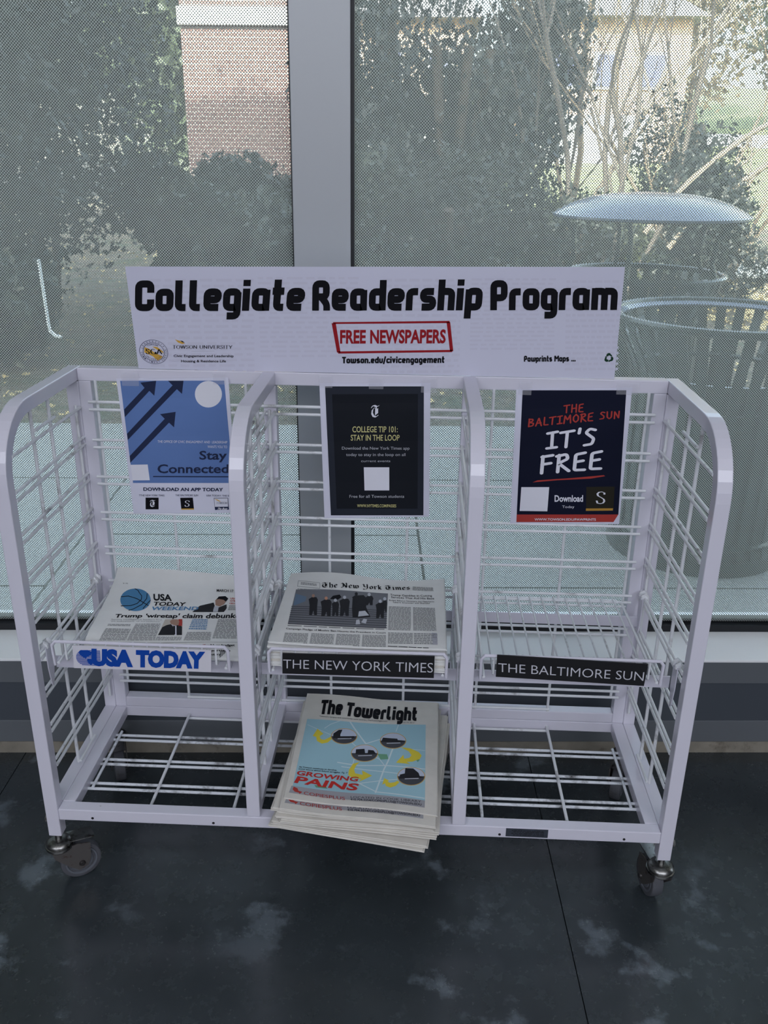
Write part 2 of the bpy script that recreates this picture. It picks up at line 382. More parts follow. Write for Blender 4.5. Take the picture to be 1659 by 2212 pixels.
def ink(n, c, r=.75): return mat('ink_'+n, rgb(*c), r, spec=.15)
INK = {k: ink(k, c) for k, c in dict(ink=(14,14,20), red=(150,28,36), gold=(205,160,70), palegrey=(175,175,185), blue=(98,126,180), navy=(38,46,74), white=(225,225,235),
  badge=(222,222,230), slate=(42,46,56), charcoal=(26,29,36), cream=(206,200,140), lgrey=(185,188,196), night=(18,22,42), brick=(170,62,56), olive=(40,38,30), gold2=(178,136,60),
  silver=(196,196,204), royal=(16,68,160), grey=(128,130,132), steel=(84,130,172), ball=(76,128,168), suit=(38,38,42), skin=(160,128,112), skin2=(190,140,115), beige=(186,178,168),
  photo=(112,114,120), photod=(72,74,80), photodd=(40,40,44), photob=(98,118,140), mapblue=(158,196,208), road=(205,220,224), park=(110,160,130), skyp=(190,198,215), yellow=(222,204,70),
  red2=(190,52,48), bandgrey=(160,160,166), darkt=(50,50,56), paper=(218,218,230), ghost=(203,202,219), seal=(60,64,92), green=(24,58,40)).items()}
for k in ('blue', 'slate', 'charcoal', 'night'): INK[k].node_tree.nodes['Principled BSDF'].inputs['Roughness'].default_value = .42

# frit film: round ceramic dots on clear glass
def frit_material():
    m = bpy.data.materials.new('ceramic_dot_frit'); m.use_nodes = True; n = m.node_tree.nodes; l = m.node_tree.links; n.clear()
    out = n.new('ShaderNodeOutputMaterial'); tc = n.new('ShaderNodeTexCoord'); sp = n.new('ShaderNodeSeparateXYZ'); l.new(tc.outputs['Object'], sp.inputs[0])
    def M(op, a, b=None):
        k = n.new('ShaderNodeMath'); k.operation = op
        for i, v in enumerate((a, b)):
            if v is None: continue
            if isinstance(v, (int, float)): k.inputs[i].default_value = v
            else: l.new(v, k.inputs[i])
        return k.outputs[0]
    S = .00418                                    # pitch of the square lattice set on its corner
    u = M('DIVIDE', M('ADD', sp.outputs[0], sp.outputs[2]), S*2**.5); v = M('DIVIDE', M('SUBTRACT', sp.outputs[0], sp.outputs[2]), S*2**.5)
    fu = M('SUBTRACT', M('FRACT', M('ADD', u, 500.)), .5); fw = M('SUBTRACT', M('FRACT', M('ADD', v, 500.)), .5)
    d = M('SQRT', M('ADD', M('MULTIPLY', fu, fu), M('MULTIPLY', fw, fw)))
    # soft edge: about a tenth of the pitch
    e = M('MULTIPLY', M('SUBTRACT', .475, d), 14.); e.node.use_clamp = True
    df = n.new('ShaderNodeBsdfDiffuse'); df.inputs[0].default_value = (.44, .455, .425, 1)
    tl = n.new('ShaderNodeBsdfTranslucent'); tl.inputs[0].default_value = (.47, .49, .45, 1)
    mx = n.new('ShaderNodeMixShader'); mx.inputs[0].default_value = .62; l.new(df.outputs[0], mx.inputs[1]); l.new(tl.outputs[0], mx.inputs[2])
    tr = n.new('ShaderNodeBsdfTransparent'); m2 = n.new('ShaderNodeMixShader'); l.new(e, m2.inputs[0]); l.new(tr.outputs[0], m2.inputs[1]); l.new(mx.outputs[0], m2.inputs[2])
    l.new(m2.outputs[0], out.inputs[0])
    return m
FRIT = frit_material()
def glass_material():
    m = bpy.data.materials.new('window_glass'); m.use_nodes = True; n = m.node_tree.nodes; l = m.node_tree.links; n.clear()
    out = n.new('ShaderNodeOutputMaterial'); tr = n.new('ShaderNodeBsdfTransparent'); tr.inputs[0].default_value = (.93, .97, .95, 1)
    gl = n.new('ShaderNodeBsdfGlossy'); gl.inputs['Roughness'].default_value = .02; fr = n.new('ShaderNodeFresnel'); fr.inputs[0].default_value = 1.5
    mx = n.new('ShaderNodeMixShader'); l.new(fr.outputs[0], mx.inputs[0]); l.new(tr.outputs[0], mx.inputs[1]); l.new(gl.outputs[0], mx.inputs[2]); l.new(mx.outputs[0], out.inputs[0])
    return m
GLASS = glass_material()

# ------------------------------------------------------------ the window wall (turned 3.4 degrees against the rack)
WANG = radians(3.38); WO = Vector((0, .4504, 0))
def wall_obj(name, mb, m, label=None, bevel=0, parent=None):
    o = mb.build(name, m, parent, bevel=bevel)
    if parent is None:
        o.location = WO; o.rotation_euler = (0, 0, WANG)
        struct(o, label)
    return o
U = Vector((cos(WANG), sin(WANG), 0)); NV = Vector((-sin(WANG), cos(WANG), 0))
def WP(a, b, z=0): return WO+U*a+NV*b+Vector((0, 0, z))
X0, X1 = -4.2, 4.2
wall_obj('trim_1', MB().box(X0, X1, -.001, .2, 0, .031), CAULK, 'uneven beige sealant strip where the wall meets the floor')
wall_obj('trim_2', MB().box(X0, X1, 0, .2, .031, .091), ALUD, 'lowest mid grey aluminium band under the window sill', .001)
wall_obj('trim_3', MB().box(X0, X1, .003, .2, .091, .1965), ALUDD, 'wide darker grey aluminium band under the window sill')
wall_obj('trim_4', MB().box(X0, X1, 0, .2, .1965, .2545), ALUD, 'upper mid grey aluminium band right under the bright sill', .001)
wall_obj('trim_5', MB().box(X0, X1, -.002, .2, .2545, .2605), SILL, 'pale aluminium window sill glowing with daylight', .001)
wall_obj('trim_6', MB().box(X0, X1, .133, .19, .2605, .2785), GASK, 'black rubber gasket along the foot of the window panes')
g = [-1.9, -.163, 1.72, 4.2, -4.2]
# panes, each with its dot film on the room side
def pane(name, a0, a1, lab):
    o = wall_obj(name, MB().box(a0, a1, .148, .156, .2785, 2.92), GLASS, lab)
    f = MB().add([(a0, .1475, .283), (a1, .1475, .283), (a1, .1475, 2.92), (a0, .1475, 2.92)], [(0, 1, 2, 3)]).build('frit_dots', FRIT, o)
    s = MB().box(a0, a1, .150, .1545, .279, .2865).build('edge_spacer', GASK, o)
    return o
pane('window_1', -4.2, -1.9-.02, 'window pane beyond the left edge of the photo')
pane('window_2', -1.8, -.163, 'large dot-patterned window pane left of the mullion')
pane('window_3', -.038, 1.72, 'large dot-patterned window pane right of the mullion')
pane('window_4', 1.82, 4.2, 'window pane beyond the right edge of the photo')
def mull(name, a, lab):
    o = wall_obj(name, MB().box(a, a+.118, .128, .22, .2605, 2.95), ALU, lab, .0015)
    MB().box(a+.118, a+.1255, .136, .17, .2605, 2.95).build('gasket_strip', GASK, o)
    MB().box(a-.003, a, .142, .17, .2605, 2.95).build('gasket_strip', GASK, o)
    return o
mull('trim_7', -.1635, 'wide satin aluminium mullion behind the banner')
mull('trim_8', -1.92, 'window mullion beyond the left edge'); mull('trim_9', 1.71, 'window mullion beyond the right edge')
wall_obj('trim_10', MB().box(X0, X1, .12, .24, 2.92, 3.0), ALU, 'window head rail above the panes')
wall_obj('trim_11', MB().box(X0, X1, .162, .176, .20, .2925), mat('outer_sill', rgb(215, 218, 220), .5), 'outer metal sill just beyond the panes')

# ------------------------------------------------------------ the room
def floor_material():
    m = mat('dark_slate_floor', rgb(54, 60, 64), .3, spec=.8)
    n = m.node_tree.nodes; l = m.node_tree.links; p = n['Principled BSDF']; tc = n.new('ShaderNodeTexCoord')
    def noise(s, d=6, r=.6, off=0):
        k = n.new('ShaderNodeTexNoise'); k.inputs['Scale'].default_value = s; k.inputs['Detail'].default_value = d; k.inputs['Roughness'].default_value = r
        mp = n.new('ShaderNodeMapping'); mp.inputs['Location'].default_value = (off, off*.7, 0); l.new(tc.outputs['Object'], mp.inputs[0]); l.new(mp.outputs[0], k.inputs['Vector']); return k.outputs['Fac']
    def ramp(f, a, b, ca, cb):
        r = n.new('ShaderNodeValToRGB'); e = r.color_ramp.elements; e[0].position = a; e[1].position = b; e[0].color = (*ca, 1); e[1].color = (*cb, 1); l.new(f, r.inputs[0]); return r.outputs[0]
    base = ramp(noise(2.2), .35, .7, rgb(39, 45, 48), rgb(56, 63, 67))
    blot = ramp(noise(7, 9, .62, 3.1), .57, .64, (0, 0, 0), (1, 1, 1))
    zone = ramp(noise(.9, 2, .5, 7.3), .46, .56, (0, 0, 0), (1, 1, 1))
    mu = n.new('ShaderNodeMath'); mu.operation = 'MULTIPLY'; l.new(blot, mu.inputs[0]); l.new(zone, mu.inputs[1])
    mx = n.new('ShaderNodeMix'); mx.data_type = 'RGBA'; mx.inputs[7].default_value = (*rgb(94, 103, 110), 1)
    l.new(mu.outputs[0], mx.inputs[0]); l.new(base, mx.inputs[6]); l.new(mx.outputs[2], p.inputs['Base Color'])
    l.new(ramp(noise(26, 6, .7, 1.7), .4, .75, (.2,)*3, (.36,)*3), p.inputs['Roughness'])
    b = n.new('ShaderNodeBump'); b.inputs['Strength'].default_value = .12; b.inputs['Distance'].default_value = .001; l.new(noise(70, 3), b.inputs['Height']); l.new(b.outputs[0], p.inputs['Normal'])
    return m
FLOORM = floor_material()
fl = MB().box(-4.3, 4.3, -6, .62, -.06, -.012).build('floor', mat('grout_dark', rgb(20, 22, 24), .8)); struct(fl, 'dark slate tile floor of the lobby')
fx = [-4.3, -2.02, -.812, .3995, 1.61, 2.82, 4.3]; fy = [-6, -4.0, -2.0, .62]
for i in range(len(fx)-1):
    for j in range(len(fy)-1):
        a, b = fx[i]+.001, fx[i+1]-.001; c, d = fy[j]+.001, fy[j+1]-.001; sk = .033   # joints run a little askew to the rack
        MB().prism([(a-c*0+(-c)*sk, c), (b+(-c)*sk, c), (b+(-d)*sk, d), (a+(-d)*sk, d)], -.012, 0).build('slate_tile', FLOORM, fl)
FACADE = mat('facade_panel', rgb(150, 150, 150), .7)
struct(MB().box(-4.4, 4.4, -6.1, .75, 3.0, 3.2).build('ceiling', CEILM), 'plain pale ceiling')
struct(MB().box(-4.4, -4.3, -6, .7, 0, 3.0).build('wall_left', WALLM)); struct(MB().box(4.3, 4.4, -6, .6, 0, 3.0).build('wall_right', WALLM))
wall_obj('wall_front_shade', MB().box(-14, -1.0, .19, .4, 5.6, 12), FACADE, 'unseen taller facade block added to shade the left side')  # tall unseen block added to keep sun off the left shrubs and brick
struct(MB().box(-4.4, 4.4, -6.1, -6, 0, 3.0).build('wall_back', WALLM))
wall_obj('wall_front_shade', MB().box(-14, 12, .19, .4, 3.0, 5.6), FACADE, 'unseen outer facade above the window, sized to shade the patio')  # height chosen so its shadow covers the ground near the window

# ------------------------------------------------------------ the rack
W2, D, HT, TT, ZR, ZL = .59425, .3691, .9553, .025, .182, .117
SQ = [(-.0125, -.0125), (.0125, -.0125), (.0125, .0125), (-.0125, .0125)]
rack = tag(empty('newspaper_rack', (0, 0, 0)), 'white metal three-bay newspaper rack on casters in front of the window', 'rack')
WR = .0030
def wire(parent, pts, r=WR, m=None, name='wire'):
    return MB().tube(pts, r, 8).build(name, m or WIRE, parent, smooth=True)
def arch(x, y0=.0125, zbot=ZL, rad=.105):
    R = rad
    pts = [(x, y0, zbot), (x, y0, HT-.0125-R)]
    pts += [(x, y0+R-R*cos(radians(a)), HT-.0125-R+R*sin(radians(a))) for a in range(9, 90, 9)]
    pts += [(x, y0+R, HT-.0125), (x, D-.0001, HT-.0125)]
    return pts
rows = [.816-.0765*k for k in range(8)]
def grid(parent, xh, xv, sgn, sides=(1,)):
    for sd in sides:
        xx = xv+sd*(xh-xv)
        wire(parent, [(xx, .030, .877), (xx, .3445, .877)]); wire(parent, [(xx, .1265, .893), (xx, .2175, .893)])
        for z in rows:
            wire(parent, [(xx, .0245, z), (xx, .3445, z)]); wire(parent, [(xx, .0245, z-.0148), (xx, .3445, z-.0148)])
        wire(parent, [(xx, .128, .197), (xx, .214, .197)])
    wire(parent, [(xv, .1335, .934), (xv, .1335, .19)], .0034); wire(parent, [(xv, .2103, .934), (xv, .2103, .19)], .0034)
    wire(parent, [(xv, .336, .883), (xv, .336, .215)], .0032)
for sg, lab in ((-1, 'left'), (1, 'right')):
    x = sg*(W2-.0125)
    sf = MB().sweep(arch(x), SQ, up=(1, 0, 0))
    sf.box(x-.0125, x+.0125, D-TT, D, ZL, HT-.026); sf.box(x-.0125, x+.0125, TT+.0002, D-TT-.0002, ZR-TT, ZR)
    o = sf.build('side_frame', WHITE, rack, bevel=.0018, fixn=True)
    grid(o, sg*(W2-TT+.0008), sg*(W2-TT+.0072), sg)
    b = MB().lathe([(.004, 0), (.007, .001), (.007, .006), (.003, .008)], 6).build('bolt', CHROME, o); b.location = (sg*W2, .012, .150); b.rotation_euler = (0, sg*pi/2, 0)
for x in (-.194, .1926):
    df_ = MB().sweep(arch(x, zbot=ZR+.0005), SQ, up=(1, 0, 0))
    df_.box(x-.0125, x+.0125, D-TT, D-.0003, ZR+.0005, HT-.026); df_.box(x-.0125, x+.0125, TT+.0002, D-TT-.0002, ZR+.0005, ZR+.020)
    o = df_.build('divider_frame', WHITE, rack, bevel=.0018, fixn=True)
    grid(o, x+.0092, x, 1, sides=(1, -1))
bf = MB()
bf.box(-W2+TT+.0002, -W2+2*TT, D-TT, D, ZR+.0005, HT-TT); bf.box(W2-2*TT, W2-TT-.0002, D-TT, D, ZR+.0005, HT-TT)
bf.box(-W2+TT+.0002, W2-TT-.0002, D-TT-.0006, D+.0004, HT-TT, HT+.0004); bf.box(-W2+2*TT, W2-2*TT, D-TT-.0004, D, ZR+.0007, ZR+TT)
bf = bf.build('back_frame', WHITE, rack, bevel=.0018)
YB = .3385
for k in range(9):
    z = .890-.0777*k
    for dz in (0, -.0155): wire(bf, [(-W2+TT+.019, YB, z+dz), (W2-TT-.019, YB, z+dz)])
for x in (-.535, -.40, -.24, -.08, .08, .24, .40, .535):
    wire(bf, [(x, YB+.0062, .932), (x, YB+.0062, .2075 if abs(x) < .5 else .25)])
wire(bf, [(-.403, YB+.0045, .2135), (.403, YB+.0045, .2135)])
ba = MB()
ba.box(-W2+TT+.0002, W2-TT-.0002, 0, TT, ZR-TT, ZR); ba.box(-W2+TT+.0002, W2-TT-.0002, D-TT, D, ZR-TT, ZR)
ba.box(-W2+TT+.0002, -W2+2*TT, TT, D-TT, ZR-TT, ZR-.0001); ba.box(W2-2*TT, W2-TT-.0002, TT, D-TT, ZR-TT, ZR-.0001)
ba = ba.build('base_frame', WHITE, rack, bevel=.0018)
zb = .167
for y in (.2645, .248, .1805, .165, .1045, .088): wire(ba, [(-.5445, y, zb-.0058), (.5445, y, zb-.0058)], .0030, WIRED)
for x in (-.402, -.24, -.08, .08, .24, .402): wire(ba, [(x, .022, zb), (x, .346, zb)], .0032)
wire(ba, [(-.402, .335, zb-.005), (.402, .335, zb-.005)])
for s in (-1, 1): wire(ba, [(s*.533, .086, zb), (s*.533, .270, zb)], .0030, WIRED)
for x in (-.5037, -.2713, -.1159, .2701, .502):
    h = MB().lathe([(.0026, 0), (.0026, .0006)], 12).build('screw_hole', BLACKP, ba); h.location = (x, 0, .1645); h.rotation_euler = (pi/2, 0, 0)
pl = MB().box(.2815, .3600, -.0008, .0002, .1612, .1798).build('maker_plate', PLATE, ba)
lb = MB()
rr = random.Random(4)
for z in (.1755, .1725, .1690, .1655):
    x = .289+rr.uniform(0, .012)
    while x < .350: w = rr.uniform(.003, .009); lb.box(x, min(.353, x+w), -.0011, -.0007, z-.0008, z+.0006); x += w+.0012
o = lb.build('maker_plate_marks', BLACKP, ba)

# casters
def caster(x, y, ang, m_tyre=TYRE):
    c = empty('caster'); c.parent = rack; c.location = (x, y, 0); c.rotation_euler = (0, 0, ang)   # local +x = trail direction
    MB().lathe([(.0065, .094), (.0065, .122), (.0105, .122), (.0105, .1165), (.0066, .1160)], 16).build('stem', CHROME, c, smooth=True)
    MB().lathe([(.004, .1010), (.012, .1010), (.020, .0985), (.0245, .0945), (.0250, .0915), (.0235, .0900), (.0262, .0888), (.0268, .0850), (.0240, .0815), (.0200, .0810)], 36, cap=True).build('swivel_cap', CHROME, c, smooth=True)
    cx, cz, r = .034, .0395, .0395
    fk = MB()
    for s in (-1, 1):
        pts = [(-.018, .083), (.030, .088), (.054, .082), (.0515, .046), (.045, .030), (.028, .024), (.010, .040), (-.014, .068)]
        n = len(pts); y0, y1 = (s*.0165, s*.0187)
        vs = [(px, y0, pz) for px, pz in pts]+[(px, y1, pz) for px, pz in pts]
        fk.add(vs, [tuple(range(n)), tuple(range(2*n-1, n-1, -1))]+[(i, n+i, n+(i+1) % n, (i+1) % n) for i in range(n)])
    fk.box(-.016, .012, -.0187, .0187, .0815, .084)
    fk.build('fork', FORK, c, fixn=True)
    def disc(nm, R, prof, m):
        o = MB().lathe(prof, 40, cap=True).build(nm, m, c, smooth=True); o.location = (cx, 0, cz); o.rotation_euler = (pi/2, 0, 0); return o
    disc('tyre', r, [(.0300, -.0105), (.0360, -.0118), (.0385, -.0105), (.0395, -.006), (.0395, .006), (.0385, .0105), (.0360, .0118), (.0300, .0105)], m_tyre)
    disc('wheel_hub', r, [(.006, -.0130), (.0215, -.0122), (.0240, -.0090), (.0262, -.0090), (.0275, -.0122), (.0305, -.0122), (.0305, .0122), (.0275, .0122), (.0262, .0090), (.0240, .0090), (.0215, .0122), (.006, .0130)], HUB)
    disc('axle_bolt', r, [(.0045, -.0225), (.0060, -.0205), (.0060, .0205), (.0045, .0225)], DARKR)
    bt = MB().prism([(.016, .0), (.062, .0), (.0635, .0025), (.016, .0025)], -.0155, .0155, lambda a, b, z: (a, z, .0905+b+(.060-a)*.10)); bt.build('brake_tab', CHROME, c, fixn=True)
    return c
caster(-.5818, .0125, radians(32)); caster(.5818, .0125, radians(100))
caster(-.5818, D-.0125, radians(-68)); caster(.5818, D-.0125, radians(-112))

# ------------------------------------------------------------ hanging shelves
SHEETS = {}
def shelf(xa, xb, label, sq, sign_m, sname, hl, hr):
    t = tag(empty('wire_shelf', ((xa+xb)/2, .19, .485)), label, 'shelf', 'wire shelves hung in the rack'); t_ = t
    ox, oy, oz = t.location
    def B(nm, mb, m, smooth=False, bevel=0, par=None):
        mb.v = [(x-ox, y-oy, z-oz) for x, y, z in mb.v]; return mb.build(nm, m, par or t_, smooth=smooth, bevel=bevel, fixn=True)
    zf, yf, yb = .486, .033, .345
    rim = MB().tube([(xa+.006, yf, zf), (xa+.006, yb-.012, zf), (xa+.018, yb, zf), (xb-.018, yb, zf), (xb-.006, yb-.012, zf), (xb-.006, yf, zf)], .0027)
    B('rim_wire', rim, WIRE, True)
    lip = MB().tube([(xa, yf+.02, zf-.002), (xa, yf, zf-.002), (xa, yf-.003, .524), (xa+.006, yf-.003, .5315), (xb-.006, yf-.003, .5315), (xb, yf-.003, .524), (xb, yf, zf-.002), (xb, yf+.02, zf-.002)], .0030)
    B('lip_wire', lip, WHITE, True)
    n = 12
    for i in range(n):
        x = xa+.0225+i*(xb-xa-.045)/(n-1)
        B('wire', MB().tube([(x, yb, zf+.0035), (x, yf+.006, zf+.0035), (x, yf, zf+.008), (x, yf, .5335)], .0020, 6), WIRE, True)
    for y in (.335,): B('cross_wire', MB().tube([(xa, y-.012, zf-.002), (xb, y-.012, zf-.002)], .0024), WIRE, True)
    B('cross_plate', MB().box(hl+.004, hr-.004, .326, .329, .436, .460), WHITE, bevel=.0008)
    B('cross_plate', MB().box(hl+.004, hr-.004, .074, .077, .450, .4745), WHITE, bevel=.0008)
    for x, s in ((hl, 1), (hr, -1)):
        for y in (.052, .318):
            B('hook_bracket', MB().prism([(y-.012, .512), (y+.012, .512), (y+.012, .462), (y+.001, .425), (y-.006, .430), (y-.012, .470)], x+s*.0035, x+s*.0055, lambda a, b, z: (z, a, b)), WHITE)
            yy = y-.012
            B('hook', MB().tube([(x+s*.0045, yy+.006, .508), (x+s*.0040, yy+.006, .5135), (x, yy+.006, .5165), (x-s*.0044, yy+.006, .513), (x-s*.005, yy+.006, .503)], .0042), WIRE, True)
            B('hook', MB().tube([(x+s*.0045, yy+.021, .508), (x+s*.0040, yy+.021, .5135), (x, yy+.021, .5165), (x-s*.0044, yy+.021, .513), (x-s*.005, yy+.021, .503)], .0042), WIRE, True)
    # the sign plate clipped on the lip
    TL, TR, BR, BL = [Vector(p) for p in sq]
    th = Vector((0, .0022, 0))
    vs = [TL, TR, BR, BL, TL+th, TR+th, BR+th, BL+th]
    sp = MB().add([v-Vector((ox, oy, oz)) for v in vs], [(0, 3, 2, 1), (4, 5, 6, 7), (0, 1, 5, 4), (1, 2, 6, 5), (2, 3, 7, 6), (3, 0, 4, 7)]).build('sign_plate', sign_m, t_, fixn=True)
    q = [tuple(p-Vector((ox, oy, oz))) for p in (TL, TR, BR, BL)]
    sh = Sheet(bil(q), sp, 0, base=.0002); sh.name = sname; SHEETS[sname] = sh
    return t
gx = -.0008
SIGNW = mat('white_sign_card', rgb(214, 212, 220), .4)
shelf(-.548, -.231, 'wire shelf in the left bay with white sign in bold blue letters', [(-.5076,.022,.5287),(-.2587,.022,.5286),(-.2614,.022,.4838),(-.5097,.022,.4828)], SIGNW, 'sL', -W2+TT+gx, -.194-.0092)
shelf(-.158, .158, 'wire shelf in the middle bay with black sign under a stack of newspapers', [(-.132,.022,.5268),(.1363,.022,.5314),(.1362,.022,.487),(-.1333,.022,.4859)], BLACKP, 'sM', -.194+.0092, .1926-.0092)
shelf(.219, .536, 'empty wire shelf in the right bay with black sign', [(.245,.022,.5383),(.507,.022,.5297),(.5051,.022,.4854),(.2452,.022,.4941)], BLACKP, 'sR', .1926+.0092, W2-TT-gx)

# ------------------------------------------------------------ banner and posters
def card(name, q, m, label, cat, sname, bow=0., th=.0006, lift=0., waves=0):
    q = [Vector(p) for p in q]; f0 = bil([tuple(p) for p in q])
    def fn(s, t):
        p = f0(s, t); p[1] += -lift*(t**2)-bow*sin(pi*min(1, max(0, s)))*t+waves*.0007*max(0, sin(t*21-1.2+s*.3))**2*(1 if .15 < t else t/.15); return p
    n = 36 if (bow or lift or waves) else 1
    mb = MB(); vs = []; 
    for j in range(n+1):
        for i in range(n+1): vs.append(tuple(fn(i/n, j/n)))
    K = len(vs); vs += [(x, y+th, z) for x, y, z in vs]
    fs = []
    for j in range(n):
        for i in range(n):
            a = j*(n+1)+i; fs += [(a, a+n+1, a+n+2, a+1), (K+a, K+a+1, K+a+n+2, K+a+n+1)]
    for i in range(n):
        a, b = i, i+1; fs.append((a, b, K+b, K+a)); a, b = n*(n+1)+i, n*(n+1)+i+1; fs.append((b, a, K+a, K+b))
        a, b = i*(n+1), (i+1)*(n+1); fs.append((b, a, K+a, K+b)); a, b = i*(n+1)+n, (i+1)*(n+1)+n; fs.append((a, b, K+b, K+a))
    o = mb.add(vs, fs).build(name, m, smooth=n > 1)
    tag(o, label, cat)
    sh = Sheet(fn, o, n if n > 1 else 0); sh.name = sname; SHEETS[sname] = sh
    return o
banner = card('banner', [(-.4552,.347,1.1475),(.4635,.347,1.1626),(.4665,.347,.9565),(-.4474,.347,.9565)], GLOSSP, 'long white banner with large black heading standing on top of the rack', 'banner', 'banner', th=.003)
pL = card('poster', [(-.4888,.3337,.9385),(-.2706,.3337,.945),(-.2657,.3337,.665),(-.4812,.3337,.6576)], PAPER, 'blue poster with dark diagonal arrows taped up in the left bay', 'poster', 'pL', lift=.0, waves=1)
pM = card('poster', [(-.095,.3337,.9381),(.1178,.3337,.9438),(.1239,.3337,.6685),(-.0886,.3337,.6591)], PAPER, 'black poster with cream heading taped up in the middle bay', 'poster', 'pM', lift=.0, waves=.8)
pR = card('poster', [(.2811,.3337,.9359),(.4992,.3337,.9436),(.5053,.3337,.6638),(.2877,.3337,.6592)], PAPER, 'navy poster with brush lettering and red bottom band taped up in the right bay', 'poster', 'pR', lift=.0, waves=.5)
def tape(o, x0, x1, z0, z1, y=.3325):
    m = bpy.data.materials.get('clear_tape')
    if m is None:
        m = mat('clear_tape', rgb(225, 225, 235), .15); m.node_tree.nodes['Principled BSDF'].inputs['Alpha'].default_value = .12
    return MB().box(x0, x1, y, y+.0002, z0, z1).build('tape', m, o)
tape(pL, -.478, -.445, .925, .951); tape(pL, -.30, -.276, .932, .953)
tape(pM, -.095, -.07, .93, .952); tape(pM, .0, .028, .93, .951); tape(pM, .100, .13, .925, .952)
tape(pR, .286, .31, .925, .95); tape(pR, .47, .512, .93, .952)

# ------------------------------------------------------------ newspapers
USAP=[(0,0,.531),(.1,.028,.519),(.28,.083,.511),(.55,.168,.509),(.77,.238,.509),(.85,.256,.506),(1,.277,.4975)]
def _prof(P, t):
    t = max(0., min(1., t))
    for k in range(len(P)-1):
        if t <= P[k+1][0]+1e-9:
            f = (t-P[k][0])/(P[k+1][0]-P[k][0]); f = f*f*(3-2*f)*.35+f*.65
            return P[k][1]+(P[k+1][1]-P[k][1])*f, P[k][2]+(P[k+1][2]-P[k][2])*f
def S_usa(s, t):
    v, z = _prof(USAP, t); a = radians(4.5); u = .299*s
    return [-.5296+u*cos(a)+v*sin(a), .343-u*sin(a)-v*cos(a), z+.002*sin(s*5)*(1-t)]
def S_nyt(s, t):
    v = .278*t
    return [-.158+.316*s-.002*t, .318-.006*s-v, .540+(1-t)**2*.006*sin(s*6.5)-.003*t*sin(s*3.1)]
def S_tow(s, t):
    p = bil([(-.132,.334,.239),(.1565,.314,.239),(.149,-.041,.239),(-.133,-.010,.239)])(s, t); p[2] += .002*sin(s*7+t*3); return p
def newspaper(fn, th, m, n=24, inner=None):
    """folded paper: rounded fold at the front, loose leaves at the other sides"""
    def slab(f, th, nm, par, m, n):
        top = [Vector(f(i/n, j/n)) for j in range(n+1) for i in range(n+1)]
        def out(i, j, k):
            p = top[j*(n+1)+i]; return p
        vs = [tuple(p) for p in top]; K = len(vs); vs += [(p.x, p.y, p.z-th) for p in top]
        fs = []
        for j in range(n):
            for i in range(n):
                a = j*(n+1)+i; fs += [(a, a+n+1, a+n+2, a+1), (K+a, K+a+1, K+a+n+2, K+a+n+1)]
        loop = [i for i in range(n+1)]+[j*(n+1)+n for j in range(1, n+1)]+[n*(n+1)+i for i in range(n-1, -1, -1)]+[j*(n+1) for j in range(n-1, 0, -1)]
        c = sum((top[i] for i in loop), Vector())/len(loop); M = len(vs)
        for i in loop:
            p = top[i]; d = (p-c); d.z = 0; front = i >= n*(n+1)
            q = p+d.normalized()*(th*.5 if front else th*.12); vs.append((q.x, q.y, p.z-th/2))
        L = len(loop)
        for k in range(L):
            a, b = loop[k], loop[(k+1) % L]; ma, mb_ = M+k, M+(k+1) % L
            fs += [(a, b, mb_, ma), (ma, mb_, K+b, K+a)]
        return MB().add(vs, fs).build(nm, m, par, smooth=True)
    o = slab(fn, th*.45, 'newspaper', None, m, n)
    k = inner or (.0015, .0012)
    slab(lambda s, t: [fn(s, t)[0]+k[0], fn(s, t)[1]+k[1], fn(s, t)[2]-th*.5], th*.45, 'inner_pages', o, m, max(6, n//3))
    return o
rnd = random.Random(11)
usa = newspaper(S_usa, .005, NEWS)
tag(usa, 'curling front page with blue basketball picture on the left shelf', 'newspaper', 'newspapers on the left shelf')
for k in range(1, 4):
    dx, dy = rnd.uniform(-.002, .004), rnd.uniform(-.002, .003)
    z0 = .0056*k
    o = newspaper(lambda s, t, dx=dx, dy=dy, z0=z0: [S_usa(s, t*.86)[0]+dx, min(.344, S_usa(s, t*.86)[1]+dy), max(.4955, S_usa(s, t*.86)[2]-.0058)], .003, NEWS, 12) if k < 2 else None
    if o: tag(o, 'newspaper lying directly under the curling front page on the left shelf', 'newspaper', 'newspapers on the left shelf')
nyt = newspaper(S_nyt, .005, NEWS)
tag(nyt, 'topmost broadsheet with a wide photograph of men in dark coats, on the middle shelf', 'newspaper', 'newspapers on the middle shelf')
NN = 8
ORD = ['first', 'second', 'third', 'fourth', 'fifth', 'sixth', 'seventh', 'eighth', 'ninth', 'tenth', 'eleventh', 'twelfth']
for k in range(1, NN+1):
    dx = rnd.uniform(-.003, .004)+(.002 if k > 2 else 0); dy = rnd.uniform(-.004, .001); w = 1-.0*k/NN
    fl_ = 1-k/NN
    zt = .5355-.0049*k
    o = newspaper(lambda s, t, dx=dx, dy=dy, zt=zt, fl_=fl_: [S_nyt(s, t)[0]+dx, S_nyt(s, t)[1]+dy, zt+.0045*1+(S_nyt(s, t)[2]-.540)*(.1+.9*fl_)-.0045+.0010*fl_], .0045, NEWS if k % 3 else NEWST, 12, (rnd.uniform(-.002, .003), -.001))
    tag(o, f'{ORD[k]} broadsheet from the top of the pile on the middle shelf' if k < NN else 'lowest broadsheet of the pile on the middle shelf', 'newspaper', 'newspapers on the middle shelf')
tow = newspaper(S_tow, .0045, NEWST)
tag(tow, 'topmost tabloid with pale blue map cover on the rack floor', 'newspaper', 'tabloids piled on the rack floor')
